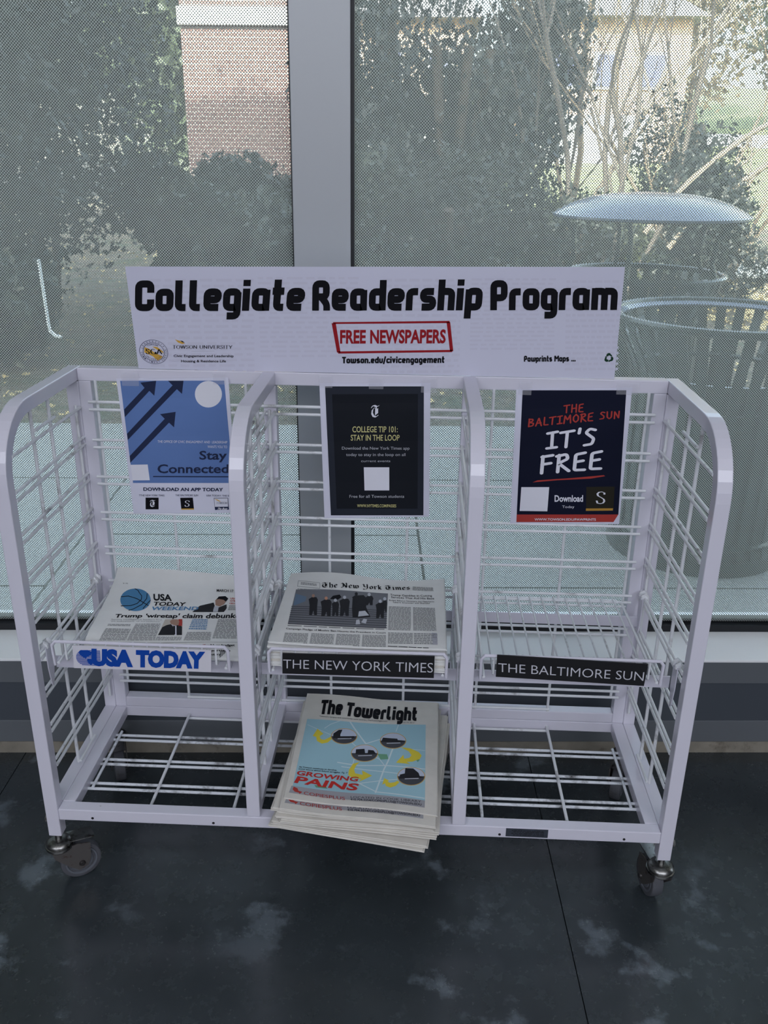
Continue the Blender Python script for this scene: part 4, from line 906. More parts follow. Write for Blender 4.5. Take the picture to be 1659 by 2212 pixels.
ITEMS = [
["T","banner","Collegiate",0.0083,0.4231,0.3584,0.4049,0.0088,-0.2912,"title","ink","H",0,0],
["T","banner","Readership",0.3755,0.4036,0.7201,0.3857,0.0033,-0.2788,"title","ink","H",0,0],
["T","banner","Program",0.7379,0.3847,0.9918,0.3715,-0.0017,-0.2667,"title","ink","H",0,0],
["T","banner","FREE",0.4303,0.7086,0.4835,0.7038,0.0011,-0.1187,"stamp","red","F",0.06,0],
["T","banner","NEWSPAPERS",0.4928,0.703,0.6483,0.6892,0.0007,-0.1178,"stamp","red","F",0.06,0],
["T","banner","Towson.edu/civicengagement",0.4331,0.9049,0.6462,0.8809,0.0005,-0.063,"web_address","ink","H",0,0],
["G","banner","stamp_border","red",2,[[0.4173,0.5109],[0.656,0.4863],[0.656,0.506],[0.4172,0.5282]]],
["G","banner","stamp_border","red",2,[[0.4143,0.5205],[0.4228,0.52],[0.4305,0.8004],[0.4231,0.8011]]],
["G","banner","stamp_border","red",2,[[0.6499,0.4973],[0.6573,0.4968],[0.6647,0.7692],[0.6579,0.7698]]],
["G","banner","stamp_border","red",2,[[0.4258,0.7904],[0.6623,0.7562],[0.6623,0.7772],[0.4256,0.8113]]],
["T","banner","TOWSON UNIVERSITY",0.0775,0.7924,0.2042,0.7829,0.0009,-0.036,"university_wordmark","ink","N",0.02,0],
["T","banner","Civic Engagement and Leadership",0.0781,0.8748,0.2053,0.8653,0.0006,-0.023,"department_lines","ink","F",0.03,0],
["T","banner","Housing & Residence Life",0.0928,0.9261,0.1881,0.9175,0.0006,-0.023,"department_lines","ink","F",0.03,0],
["G","banner","emblem_swoosh","gold",2,[[0.0848,0.6993],[0.0956,0.714],[0.1055,0.7395],[0.0991,0.7438],[0.091,0.7301]]],
["G","banner","emblem_swoosh","ink",3,[[0.0958,0.7078],[0.1012,0.7148],[0.1053,0.732],[0.0995,0.7262]]],
["G","banner","divider_rule","palegrey",2,[[0.117,0.8138],[0.1658,0.8091],[0.1657,0.8116],[0.1169,0.8164]]],
["T","banner","Pawprints Maps ...",0.8112,0.855,0.9173,0.8432,-0.0006,-0.0554,"maps_caption","ink","H",0,0],
["G","pL","blue_panel","blue",1,[[0.0324,0.0143],[0.9633,0.0187],[0.977,0.7662],[0.0319,0.7625]]],
["G","pL","arrow","navy",2,[[0.0377,0.2168],[0.2448,0.0651],[0.2118,0.0287],[0.3568,0.0159],[0.3243,0.1216],[0.285,0.087],[0.0343,0.2726]]],
["G","pL","arrow","navy",2,[[0.0338,0.3942],[0.4991,0.0489],[0.4615,0.0164],[0.6009,0.017],[0.5754,0.1102],[0.5341,0.0762],[0.0336,0.4401]]],
["G","pL","arrow","navy",2,[[0.0327,0.5589],[0.3969,0.2866],[0.3588,0.2528],[0.503,0.2368],[0.4743,0.349],[0.4323,0.3149],[0.0306,0.6088]]],
["T","pL","THE OFFICE OF CIVIC ENGAGMENT AND  LEADERSHIP",0.3084,0.4602,0.9494,0.4687,0.0024,-0.0172,"small_heading","white","F",0,0],
["T","pL","WANTS YOU TO",0.7657,0.5009,0.9447,0.5034,0.0019,-0.0185,"small_heading","white","F",0,0],
["T","pL","Stay",0.6803,0.585,0.9348,0.5861,0.0069,-0.0613,"headline","navy","F",0.035,0],
["T","pL","Connected",0.2768,0.685,0.94,0.6877,0.0087,-0.0622,"headline","navy","F",0.035,0],
["G","pL","headline_rule","navy",2,[[0.2292,0.7099],[0.9595,0.7152],[0.9602,0.7235],[0.228,0.7182]]],
["T","pL","DOWNLOAD AN APP TODAY",0.1229,0.8203,0.8753,0.8275,0.0036,-0.0242,"caption","navy","F",0.05,0],
["T","pL","TTHE NEW YORK TIMES",0.0749,0.8628,0.3169,0.8649,0.002,-0.0135,"app_name","navy","F",0,0],
["T","pL","THE BALTIMORE SUN",0.4212,0.8629,0.6364,0.8649,0.0018,-0.0135,"app_name","navy","F",0,0],
["T","pL","USA TODAY: THE BUZZ",0.7157,0.8664,0.9789,0.8699,0.0014,-0.0134,"app_name","navy","F",0,0],
["G","pL","app_icon","ink",1,[[0.1347,0.8752],[0.2589,0.8757],[0.2462,0.9668],[0.1212,0.9664]]],
["T","pL","T",0.1654,0.9455,0.2215,0.9457,0.0076,-0.0524,"icon_letter","white","B",0,0],
["G","pL","app_icon","ink",1,[[0.464,0.8777],[0.5845,0.8769],[0.5848,0.9706],[0.4636,0.9701]]],
["G","pL","icon_band","gold",2,[[0.4632,0.9614],[0.5852,0.9607],[0.5848,0.9706],[0.4636,0.9701]]],
["T","pL","S",0.4981,0.9455,0.5466,0.9457,0.006,-0.0493,"icon_letter","white","N",0,0],
["G","pL","app_icon","navy",1,[[0.7833,0.8801],[0.9186,0.8794],[0.9191,0.9718],[0.7843,0.9738]]],
["G","pL","icon_field","paper",2,[[0.7874,0.8838],[0.9138,0.8831],[0.9123,0.9483],[0.7868,0.949]]],
["T","pL","TOWSON",0.8026,0.9256,0.9054,0.926,0.0016,-0.0159,"icon_letter","navy","N",0,0],
["T","pL","The Buzz",0.8042,0.9689,0.8999,0.9693,0.0014,-0.0136,"icon_letter","white","F",0.05,3],
["G","pL","icon_swoosh","gold",3,[[0.7877,0.8881],[0.8149,0.8913],[0.8504,0.9086],[0.8305,0.9067]]],
["G","pL","round_badge","badge",2,[[0.9339,0.1135],[0.9298,0.1319],[0.9212,0.1495],[0.9083,0.1658],[0.8917,0.1801],[0.8721,0.1918],[0.85,0.2005],[0.8265,0.2058],[0.8025,0.2076],[0.7788,0.2056],[0.7565,0.2001],[0.7363,0.1912],[0.7191,0.1793],[0.7056,0.1649],[0.6962,0.1485],[0.6913,0.1308],[0.6911,0.1124],[0.6955,0.0941],[0.7044,0.0766],[0.7174,0.0605],[0.7341,0.0465],[0.7537,0.035],[0.7755,0.0265],[0.7987,0.0214],[0.8224,0.0197],[0.8457,0.0216],[0.8678,0.027],[0.8878,0.0356],[0.9049,0.0473],[0.9186,0.0615],[0.9282,0.0776],[0.9334,0.0952]]],
["G","pL","blank_plate","white",2,[[0.0311,0.6235],[0.1921,0.6224],[0.1936,0.7421],[0.0312,0.7432]]],
["G","pM","dark_panel","slate",1,[[0.0505,0.0201],[0.9407,0.0231],[0.9452,0.987],[0.0628,0.9774]]],
["G","pM","inner_panel","charcoal",2,[[0.1112,0.0756],[0.8878,0.0763],[0.8901,0.9336],[0.1205,0.9255]]],
["T","pM","T",0.4596,0.2398,0.5406,0.2402,0.0016,-0.0842,"masthead_letter","white","B",0,0],
["T","pM","COLLEGE TIP 101:",0.2884,0.3484,0.704,0.3508,0.0013,-0.0415,"headline","cream","F",0.02,0],
["T","pM","STAY IN THE LOOP",0.2712,0.4097,0.7208,0.4126,0.0013,-0.0418,"headline","cream","F",0.02,0],
["T","pM","Download the New York Times app",0.1872,0.4759,0.8125,0.4803,0.0008,-0.0211,"body_lines","lgrey","F",0,0],
["T","pM","today to stay in the loop on all",0.2243,0.5235,0.775,0.5275,0.0007,-0.0212,"body_lines","lgrey","F",0,0],
["T","pM","current events",0.3627,0.5697,0.6342,0.5718,0.0004,-0.0163,"body_lines","lgrey","F",0,0],
["T","pM","Free for all Towson students",0.2453,0.8407,0.7621,0.8458,0.0007,-0.022,"body_lines","lgrey","F",0,0],
["T","pM","WWW.NYTIMES.COM/PASSES",0.316,0.9145,0.6869,0.9196,0.0006,-0.0223,"web_address","cream","F",0.02,0],
["G","pM","blank_plate","white",3,[[0.3867,0.6102],[0.6244,0.6121],[0.6227,0.7887],[0.3888,0.7865]]],
["G","pR","navy_panel","night",1,[[0.0556,0.0092],[0.9508,0.0176],[0.9844,0.9252],[0.0561,0.9308]]],
["G","pR","red_band","brick",2,[[0.056,0.9294],[0.9842,0.9238],[0.9462,0.9828],[0.0558,0.9891]]],
["T","pR","THE",0.4205,0.1725,0.5982,0.1643,-0.0046,-0.0564,"newspaper_title","brick","C",0,0],
["T","pR","BALTIMORE",0.1167,0.2698,0.6882,0.2281,-0.0036,-0.0573,"newspaper_title","brick","C",0,0],
["T","pR","SUN",0.7367,0.2189,0.9164,0.2133,-0.0052,-0.051,"newspaper_title","brick","C",0,0],
["T","pR","IT'S",0.2796,0.4321,0.7337,0.4028,-0.0087,-0.1218,"slogan","white","C",0,0],
["T","pR","FREE",0.2446,0.6126,0.8065,0.577,-0.009,-0.1302,"slogan","white","C",0,0],
["G","pR","underline_stroke","brick",2,[[0.1856,0.6815],[0.2276,0.6656],[0.5343,0.648],[0.82,0.6264],[0.8342,0.6334],[0.7044,0.652],[0.3992,0.6653]]],
["T","pR","Download",0.3945,0.8259,0.6526,0.8248,-0.0036,-0.0466,"caption","white","F",0.05,0],
["T","pR","Today",0.4676,0.8753,0.5781,0.8748,-0.0016,-0.019,"caption","white","F",0,0],
["G","pR","logo_field","olive",2,[[0.6731,0.7149],[0.9268,0.7115],[0.9346,0.8758],[0.6852,0.8801]]],
["G","pR","gold_rule","gold2",3,[[0.6851,0.8786],[0.9312,0.8759],[0.9297,0.8934],[0.6852,0.8976]]],
["T","pR","S",0.7689,0.8417,0.8562,0.8442,-0.0094,-0.0954,"logo_letter","white","N",0,0],
["T","pR","WWW.TOWSON.EDU/PAWPRINTS",0.2222,0.9745,0.7836,0.9721,-0.0012,-0.0179,"web_address","white","F",0.03,0],
["G","pR","blank_plate","white",3,[[0.0858,0.7178],[0.338,0.7172],[0.3343,0.9026],[0.0807,0.901]]],
["T","sM","THE NEW YORK TIMES",0.0057,0.7119,0.9915,0.7294,0.0,-0.4438,"lettering","silver","F",-0.012,0],
["T","sR","THE BALTIMORE SUN",0.0139,0.7456,0.9878,0.7491,-0.0038,-0.3997,"lettering","silver","F",-0.012,0],
["T","sL","USA",0.1311,0.7991,0.434,0.8039,0.0074,-0.6464,"lettering","royal","F",0.13,0],
["T","sL","TODAY",0.4553,0.7998,0.9538,0.7782,0.0047,-0.6503,"lettering","royal","F",0.13,0],
["T","usa","$1.00",0.0747,0.1719,0.1088,0.1717,-0.0032,-0.0115,"fine_print","ink","F",0,0],
["T","usa","MARCH 17",0.7407,0.1805,0.8577,0.1723,-0.0041,-0.0263,"date_line","ink","F",0.03,0],
["T","usa","USA",0.3273,0.3495,0.453,0.3379,-0.0159,-0.0856,"masthead","ink","F",0.06,0],
["T","usa","TODAY",0.3384,0.4096,0.5542,0.3849,-0.0099,-0.0388,"masthead","ink","F",0.05,1],
["T","usa","WEEKEND",0.3367,0.4582,0.6481,0.4171,-0.0088,-0.0341,"masthead","steel","F",0.05,1],
["T","usa","Trump 'wiretap' claim debunked",0.1202,0.5897,0.9673,0.4599,-0.0106,-0.0495,"headline","ink","F",0.05,1],
["T","usa","Senate intelligence leaders find",0.1093,0.6225,0.4365,0.5836,-0.0045,-0.0147,"subhead","grey","F",0,0],
["T","usa","'no indications' of surveillance",0.11,0.6409,0.4275,0.6061,-0.0038,-0.0118,"subhead","grey","F",0,0],
["T","usa","New budget",0.7954,0.8312,0.9473,0.8107,-0.0025,-0.0207,"teaser_headline","ink","F",0.05,0],
["T","usa","bipartisan",0.7757,0.9137,0.9227,0.8895,-0.0017,-0.0253,"teaser_headline","ink","F",0.05,0],
["T","usa","outcry",0.794,0.9633,0.8683,0.9507,-0.0017,-0.0253,"teaser_headline","ink","F",0.05,0],
["G","usa","teaser_picture","brick",1,[[0.7014,0.8317],[0.762,0.8126],[0.7636,0.8362],[0.7013,0.8479]]],
["G","usa","basketball_picture","ball",1,[[0.308,0.3461],[0.3117,0.3669],[0.3128,0.3863],[0.3113,0.4045],[0.3072,0.4212],[0.3007,0.4365],[0.2919,0.45],[0.2811,0.4614],[0.2684,0.4705],[0.2543,0.4769],[0.239,0.4803],[0.2228,0.4804],[0.2063,0.4774],[0.1896,0.4713],[0.1732,0.4624],[0.1576,0.451],[0.1429,0.4376],[0.1297,0.4223],[0.1183,0.4054],[0.1089,0.3871],[0.1018,0.3675],[0.0972,0.3464],[0.0952,0.3236],[0.096,0.2982],[0.0999,0.271],[0.1072,0.2522],[0.1168,0.2381],[0.1286,0.2273],[0.1423,0.2193],[0.1575,0.214],[0.1737,0.2114],[0.1907,0.2115],[0.2079,0.2143],[0.2249,0.2198],[0.2412,0.228],[0.2565,0.2389],[0.2703,0.2531],[0.2824,0.2718],[0.293,0.2987],[0.3017,0.3236]]],
["G","usa","ball_seams","ink",2,[[0.098,0.3334],[0.1474,0.319],[0.1456,0.3079],[0.095,0.3233]]],
["G","usa","ball_seams","ink",2,[[0.1474,0.319],[0.2135,0.3482],[0.2135,0.3394],[0.1456,0.3079]]],
["G","usa","ball_seams","ink",2,[[0.2135,0.3482],[0.2703,0.3895],[0.271,0.3822],[0.2135,0.3394]]],
["G","usa","ball_seams","ink",2,[[0.2703,0.3895],[0.3102,0.4163],[0.3109,0.4092],[0.271,0.3822]]],
["G","usa","ball_seams","ink",2,[[0.1271,0.438],[0.1914,0.4289],[0.1884,0.4211],[0.1245,0.43]]],
["G","usa","ball_seams","ink",2,[[0.1914,0.4289],[0.2302,0.401],[0.2256,0.3942],[0.1884,0.4211]]],
["G","usa","ball_seams","ink",2,[[0.2302,0.401],[0.2471,0.3497],[0.2415,0.3456],[0.2256,0.3942]]],
["G","usa","ball_seams","ink",2,[[0.2471,0.3497],[0.2374,0.295],[0.2334,0.3001],[0.2415,0.3456]]],
["G","usa","ball_seams","ink",2,[[0.2374,0.295],[0.1985,0.2271],[0.196,0.2329],[0.2334,0.3001]]],
["G","usa","ball_seams","ink",2,[[0.1985,0.2271],[0.1698,0.2094],[0.1688,0.216],[0.196,0.2329]]],
["G","usa","ball_seams","ink",2,[[0.2638,0.2556],[0.2747,0.3322],[0.2803,0.3358],[0.2692,0.2559]]],
["G","usa","ball_seams","ink",2,[[0.2747,0.3322],[0.2601,0.4015],[0.265,0.4075],[0.2803,0.3358]]],
["G","usa","ball_seams","ink",2,[[0.2601,0.4015],[0.2169,0.4549],[0.221,0.4622],[0.265,0.4075]]],
["G","usa","ball_seams","ink",2,[[0.2169,0.4549],[0.1899,0.4736],[0.1935,0.4817],[0.221,0.4622]]],
["G","usa","ball_seams","ink",2,[[0.3059,0.3455],[0.2949,0.3857],[0.3001,0.3908],[0.3111,0.3512]]],
["G","usa","ball_seams","ink",2,[[0.2949,0.3857],[0.2835,0.4283],[0.2887,0.4331],[0.3001,0.3908]]],
["G","usa","ball_seams","ink",2,[[0.2835,0.4283],[0.2788,0.4474],[0.2841,0.4522],[0.2887,0.4331]]],
["G","usa","portrait_picture","suit",1,[[0.6147,0.4421],[0.6513,0.3674],[0.7161,0.3274],[0.7364,0.31],[0.7542,0.3631],[0.7807,0.367],[0.8272,0.3215],[0.8357,0.3681],[0.8235,0.4117]]],
["G","usa","portrait_picture","lgrey",2,[[0.7492,0.401],[0.7501,0.358],[0.7789,0.356],[0.7828,0.417],[0.7515,0.4211]]],
["G","usa","portrait_face","skin",2,[[0.7437,0.2756],[0.7582,0.2424],[0.804,0.2413],[0.8196,0.262],[0.81,0.3244],[0.7853,0.3551],[0.7546,0.3458]]],
["G","usa","portrait_hair","ink",3,[[0.7481,0.2676],[0.7625,0.2265],[0.8071,0.2161],[0.8299,0.2379],[0.8185,0.2847],[0.7996,0.259],[0.766,0.2523]]],
["G","usa","photograph","beige",1,[[0.4548,0.5624],[0.5653,0.5384],[0.5996,0.7226],[0.4499,0.7459]]],
["G","usa","photograph_flag","brick",2,[[0.5407,0.5437],[0.5653,0.5384],[0.5799,0.6295],[0.5569,0.6326]]],
["G","usa","photograph_suit","suit",2,[[0.4487,0.7461],[0.4569,0.6572],[0.479,0.6328],[0.5039,0.6193],[0.5357,0.6354],[0.5542,0.6207],[0.5809,0.6344],[0.5996,0.7226]]],
["G","usa","photograph_shirt","paper",3,[[0.5039,0.6193],[0.5235,0.642],[0.554,0.7306],[0.5659,0.7287],[0.5442,0.6343]]],
["G","usa","photograph_tie","suit",4,[[0.5224,0.6372],[0.5369,0.6352],[0.5567,0.7223],[0.5466,0.7238]]],
["G","usa","photograph_face","skin",3,[[0.4909,0.5874],[0.5015,0.5576],[0.5352,0.55],[0.5524,0.5797],[0.5542,0.6207],[0.5331,0.6377],[0.5076,0.627]]],
["W","usa","article_text","grey",2,[[0.1006,0.6607],[0.245,0.6487],[0.2482,0.6699],[0.1017,0.6833]]],
["W","usa","article_text","grey",11,[[0.1007,0.7058],[0.2638,0.6958],[0.2582,0.8431],[0.0889,0.8776]]],
["W","usa","article_text","grey",15,[[0.2769,0.6393],[0.4395,0.6196],[0.4397,0.8171],[0.2653,0.8419]]],
["W","usa","article_text","grey",4,[[0.4467,0.7631],[0.6013,0.7385],[0.6059,0.7947],[0.4426,0.8167]]],
["W","usa","quote_text","steel",7,[[0.6318,0.5183],[0.7307,0.5038],[0.7429,0.6475],[0.6278,0.6586]]],
["W","usa","article_text","grey",9,[[0.6267,0.682],[0.7795,0.6622],[0.7865,0.7616],[0.6177,0.793]]],
["W","usa","article_text","grey",17,[[0.7987,0.4943],[0.9688,0.4714],[0.9967,0.7064],[0.7949,0.7339]]],
["W","usa","article_text","grey",5,[[0.8467,0.3314],[0.9234,0.3224],[0.9307,0.3798],[0.8456,0.3903]]],
["T","usa","USA",0.8451,0.2444,0.8842,0.2416,-0.002,-0.0162,"side_heading","brick","F",0.05,0],
["T","usa","GYM",0.8459,0.277,0.8873,0.2726,-0.0021,-0.0211,"side_heading","brick","F",0.05,0],
["T","usa","CEO",0.846,0.3156,0.8833,0.3122,-0.0023,-0.0207,"side_heading","brick","F",0.05,0],
["W","usa","article_text","grey",3,[[0.805,1.862],[0.9269,0.9631],[0.898,0.86],[0.815,0.86]]],
["G","usa","page_rule","grey",1,[[0.0805,0.901],[1.0014,0.7463],[1.0018,0.7502],[0.0809,0.9048]]],
["T","nyt","The New York Times",0.2261,0.2372,0.7852,0.1663,-0.0074,-0.0725,"masthead","ink","B",0,0],
["G","nyt","photograph","photo",1,[[0.0675,0.2691],[0.6459,0.2419],[0.6563,0.7555],[0.0804,0.765]]],
["G","nyt","photograph_steps","photod",2,[[0.0698,0.5154],[0.6503,0.502],[0.6507,0.5128],[0.0704,0.5259]]],
["G","nyt","photograph_steps","photod",2,[[0.0711,0.5438],[0.6515,0.5311],[0.6519,0.5418],[0.0717,0.5543]]],
["G","nyt","photograph_steps","photod",2,[[0.0724,0.5727],[0.6527,0.5606],[0.6531,0.5712],[0.073,0.583]]],
["G","nyt","photograph_steps","photod",2,[[0.0739,0.602],[0.6539,0.5905],[0.6543,0.601],[0.0745,0.6122]]],
["G","nyt","photograph_steps","photod",2,[[0.0754,0.6317],[0.6551,0.6207],[0.6555,0.6311],[0.076,0.6419]]],
["G","nyt","photograph_steps","photod",2,[[0.077,0.6618],[0.6564,0.6513],[0.6568,0.6615],[0.0776,0.6719]]],
["G","nyt","photograph_steps","photod",2,[[0.0787,0.6923],[0.6576,0.6822],[0.658,0.6923],[0.0792,0.7023]]],
["G","nyt","photograph_steps","photod",2,[[0.0804,0.7233],[0.6589,0.7135],[0.6593,0.7234],[0.081,0.7332]]],
["G","nyt","photograph_steps","photod",2,[[0.0822,0.7545],[0.6602,0.745],[0.6606,0.7548],[0.0828,0.7643]]],
["G","nyt","photograph_wall","photob",2,[[0.0741,0.3344],[0.1462,0.3775],[0.1462,0.4431],[0.0895,0.5052],[0.0799,0.5006]]],
["G","nyt","photograph_figures","suit",3,[[0.1635,0.4119],[0.1802,0.3824],[0.2086,0.3801],[0.2209,0.4158],[0.2274,0.5205],[0.2375,0.6272],[0.2212,0.6291],[0.2096,0.5632],[0.2075,0.6307],[0.1912,0.6325],[0.1788,0.498]]],
["G","nyt","photograph_faces","skin",4,[[0.1965,0.3617],[0.1962,0.3763],[0.1922,0.3856],[0.1861,0.3861],[0.1802,0.3775],[0.1767,0.3631],[0.177,0.3484],[0.181,0.3391],[0.1871,0.3387],[0.1931,0.3473]]],
["G","nyt","photograph_figures","suit",3,[[0.2405,0.4399],[0.2613,0.4096],[0.2951,0.4053],[0.3086,0.44],[0.3118,0.5339],[0.3197,0.6336],[0.3001,0.6361],[0.2889,0.5749],[0.2838,0.6381],[0.2643,0.6405],[0.2549,0.5156]]],
["G","nyt","photograph_faces","skin2",4,[[0.2794,0.3881],[0.2789,0.4026],[0.2749,0.412],[0.2689,0.4128],[0.2631,0.4046],[0.2598,0.3906],[0.2603,0.3761],[0.2644,0.3666],[0.2704,0.3659],[0.2762,0.3741]]],
["G","nyt","photograph_figures","suit",3,[[0.3104,0.4605],[0.3236,0.4309],[0.346,0.4275],[0.3558,0.4625],[0.3585,0.5359],[0.365,0.6226],[0.3519,0.6244],[0.3437,0.571],[0.3411,0.6258],[0.328,0.6275],[0.3203,0.5192]]],
["G","nyt","photograph_faces","lgrey",4,[[0.3384,0.4094],[0.3378,0.4239],[0.3337,0.4334],[0.3277,0.4343],[0.3221,0.4263],[0.3189,0.4124],[0.3195,0.3979],[0.3236,0.3883],[0.3296,0.3874],[0.3353,0.3955]]],
["G","nyt","photograph_figures","suit",3,[[0.3534,0.4123],[0.3734,0.3807],[0.4053,0.3749],[0.4177,0.41],[0.4202,0.5112],[0.4269,0.6159],[0.4084,0.6184],[0.3983,0.5544],[0.3929,0.6205],[0.3744,0.623],[0.3666,0.4928]]],
["G","nyt","photograph_faces","lgrey",4,[[0.3912,0.3579],[0.3905,0.3727],[0.3863,0.3825],[0.3803,0.3836],[0.3747,0.3755],[0.3717,0.3615],[0.3723,0.3467],[0.3765,0.3368],[0.3826,0.3356],[0.3882,0.3437]]],
["G","nyt","photograph_figures","suit",3,[[0.4265,0.3492],[0.4429,0.3166],[0.4694,0.3107],[0.4799,0.3472],[0.4772,0.3715],[0.4799,0.4289],[0.4642,0.4317],[0.4576,0.3971],[0.4512,0.4341],[0.4355,0.4369],[0.4331,0.3659]]],
["G","nyt","photograph_faces","suit",4,[[0.4593,0.2926],[0.4585,0.3081],[0.4542,0.3184],[0.4481,0.3197],[0.4426,0.3116],[0.4396,0.2971],[0.4405,0.2817],[0.4447,0.2713],[0.4509,0.2699],[0.4564,0.278]]],
["G","nyt","photograph_figures","suit",3,[[0.5063,0.3416],[0.523,0.3081],[0.5496,0.3022],[0.5597,0.34],[0.5574,0.376],[0.5599,0.442],[0.5442,0.4446],[0.5377,0.4047],[0.5312,0.4468],[0.5155,0.4495],[0.5132,0.3679]]],
["G","nyt","photograph_faces","lgrey",4,[[0.5397,0.2835],[0.5387,0.2994],[0.5343,0.31],[0.5282,0.3113],[0.5227,0.3029],[0.5199,0.288],[0.5209,0.2721],[0.5253,0.2614],[0.5315,0.2599],[0.537,0.2683]]],
["G","nyt","photograph_figures","suit",3,[[0.5777,0.4299],[0.5959,0.3972],[0.6241,0.3928],[0.6342,0.4306],[0.6336,0.5202],[0.6368,0.6187],[0.6204,0.6204],[0.6132,0.5601],[0.6067,0.6219],[0.5904,0.6238],[0.5869,0.5012]]],
["G","nyt","photograph_faces","lgrey",4,[[0.6132,0.3737],[0.612,0.3894],[0.6076,0.3997],[0.6015,0.4006],[0.5962,0.392],[0.5936,0.377],[0.5947,0.3613],[0.5992,0.3509],[0.6052,0.3498],[0.6106,0.3586]]],
["G","nyt","photograph_figures","suit",3,[[0.6168,0.3864],[0.626,0.3546],[0.6412,0.3522],[0.6473,0.3913],[0.6473,0.4493],[0.6499,0.5291],[0.6411,0.5301],[0.6366,0.4809],[0.6337,0.531],[0.6248,0.5321],[0.6219,0.4323]]],
["G","nyt","photograph_faces","lgrey",4,[[0.6395,0.3313],[0.6383,0.3473],[0.6338,0.3578],[0.6277,0.3587],[0.6224,0.3499],[0.6198,0.3345],[0.621,0.3185],[0.6255,0.3078],[0.6316,0.3068],[0.637,0.3158]]],
["G","nyt","photograph_umbrella","ink",4,[[0.2933,0.3985],[0.3079,0.349],[0.3479,0.3247],[0.3625,0.3613],[0.3429,0.3999]]],
["G","nyt","photograph_figures","suit",3,[[0.4315,0.3662],[0.451,0.3167],[0.4961,0.301],[0.5225,0.3568],[0.522,0.4753],[0.5558,0.6107],[0.4945,0.6271],[0.4509,0.6328],[0.438,0.5066]]],
["G","nyt","photograph_sporran","lgrey",4,[[0.483,0.543],[0.5192,0.5288],[0.5473,0.5911],[0.4828,0.6168]]],
["G","nyt","photograph_socks","lgrey",4,[[0.475,0.6632],[0.4927,0.6559],[0.5019,0.718],[0.4756,0.7243]]],
["G","nyt","photograph_socks","lgrey",4,[[0.5173,0.6411],[0.5381,0.647],[0.5344,0.7061],[0.506,0.6927]]],
["T","nyt","Trump Gambles in Cutting",0.6612,0.2771,0.9236,0.2825,-0.0011,-0.0296,"headline","ink","F",0.01,0],
["T","nyt","Services That Aid His Base",0.6687,0.3134,0.9364,0.3268,-0.0011,-0.0293,"headline","ink","F",0.01,0],
["T","nyt","Budget Billed as Necessary, but Opponents",0.6581,0.3574,0.9363,0.3697,-0.0007,-0.0191,"subhead","ink","F",0,0],
["T","nyt","Label It 'Draconian' and 'Shameful'",0.6835,0.3867,0.9115,0.395,-0.0007,-0.019,"subhead","ink","F",0,0],
["T","nyt","Campaign Pledge of Muslim Ban Haunts the President in Court",0.0797,0.8352,0.6579,0.8269,-0.0027,-0.0207,"headline","ink","F",0.01,0],
["W","nyt","article_text","grey",19,[[0.6589,0.4367],[0.7941,0.4407],[0.8003,0.7755],[0.6686,0.7775]]],
["W","nyt","article_text","grey",19,[[0.8068,0.4402],[0.9398,0.4503],[0.9472,0.7756],[0.8138,0.7748]]],
["W","nyt","article_text","grey",12,[[0.0795,0.8754],[0.2134,0.8682],[0.2227,1.041],[0.0847,1.0565]]],
["W","nyt","article_text","grey",12,[[0.2305,0.8628],[0.3626,0.859],[0.3683,1.0298],[0.2344,1.0409]]],
["W","nyt","article_text","grey",12,[[0.3762,0.8527],[0.5126,0.8491],[0.5154,1.0294],[0.3805,1.0359]]],
["W","nyt","article_text","grey",12,[[0.5246,0.8479],[0.6586,0.846],[0.6648,1.0252],[0.5291,1.0282]]],
["W","nyt","article_text","grey",8,[[0.6697,0.8035],[0.8114,0.8043],[0.8139,0.949],[0.6741,0.9509]]],
["W","nyt","article_text","grey",7,[[0.8185,0.8039],[0.9526,0.8077],[0.9532,0.9505],[0.8222,0.9516]]],
["W","nyt","article_text","ink",3,[[0.6751,0.9751],[0.953,0.9886],[0.9548,1.0306],[0.6747,1.0172]]],
["W","nyt","article_text","grey",4,[[0.7999,0.1078],[0.9292,0.1341],[0.933,0.1979],[0.801,0.1744]]],
["W","nyt","article_text","grey",1,[[0.0745,0.2503],[0.2232,0.27],[0.225,0.2879],[0.0766,0.2673]]],
["W","nyt","article_text","grey",1,[[0.0815,0.7731],[0.65,0.7593],[0.6509,0.7789],[0.0826,0.7926]]],
["G","nyt","table_column","palegrey",1,[[0.9209,0.7993],[0.9498,0.8014],[0.9532,0.9505],[0.9256,0.9517]]],
["G","nyt","ear_box","grey",1,[[0.0642,0.1287],[0.2086,0.1653],[0.2091,0.1708],[0.065,0.1346]]],
["G","nyt","ear_box","grey",1,[[0.0689,0.2179],[0.2146,0.2472],[0.2152,0.2526],[0.0697,0.2236]]],
["G","nyt","ear_box","grey",1,[[0.0642,0.1287],[0.0667,0.1289],[0.0718,0.2218],[0.0694,0.2217]]],
["G","nyt","ear_box","grey",1,[[0.2062,0.1655],[0.2086,0.1653],[0.2173,0.2507],[0.215,0.2508]]],
["W","nyt","article_text","grey",2,[[0.0847,0.1535],[0.1905,0.181],[0.1912,0.2178],[0.0883,0.1958]]],
["T","tow","The",0.126,0.2265,0.2922,0.2106,-0.0213,-0.152,"masthead","ink","H",0.01,1],
["T","tow","Towerlight",0.3173,0.2162,0.8427,0.2077,-0.0158,-0.142,"masthead","ink","H",0.01,1],
["T","tow","Towson's campus and community news source | TheTowerlight.com",0.129,0.2539,0.6303,0.2331,-0.0018,-0.013,"tagline","ink","F",0,0],
["T","tow","March 14, 2017",0.724,0.2346,0.8297,0.2359,-0.0006,-0.0121,"tagline","ink","F",0,0],
["G","tow","map_picture","mapblue",1,[[0.0431,0.2832],[0.9126,0.2412],[0.9228,0.9067],[0.0409,0.9037]]],
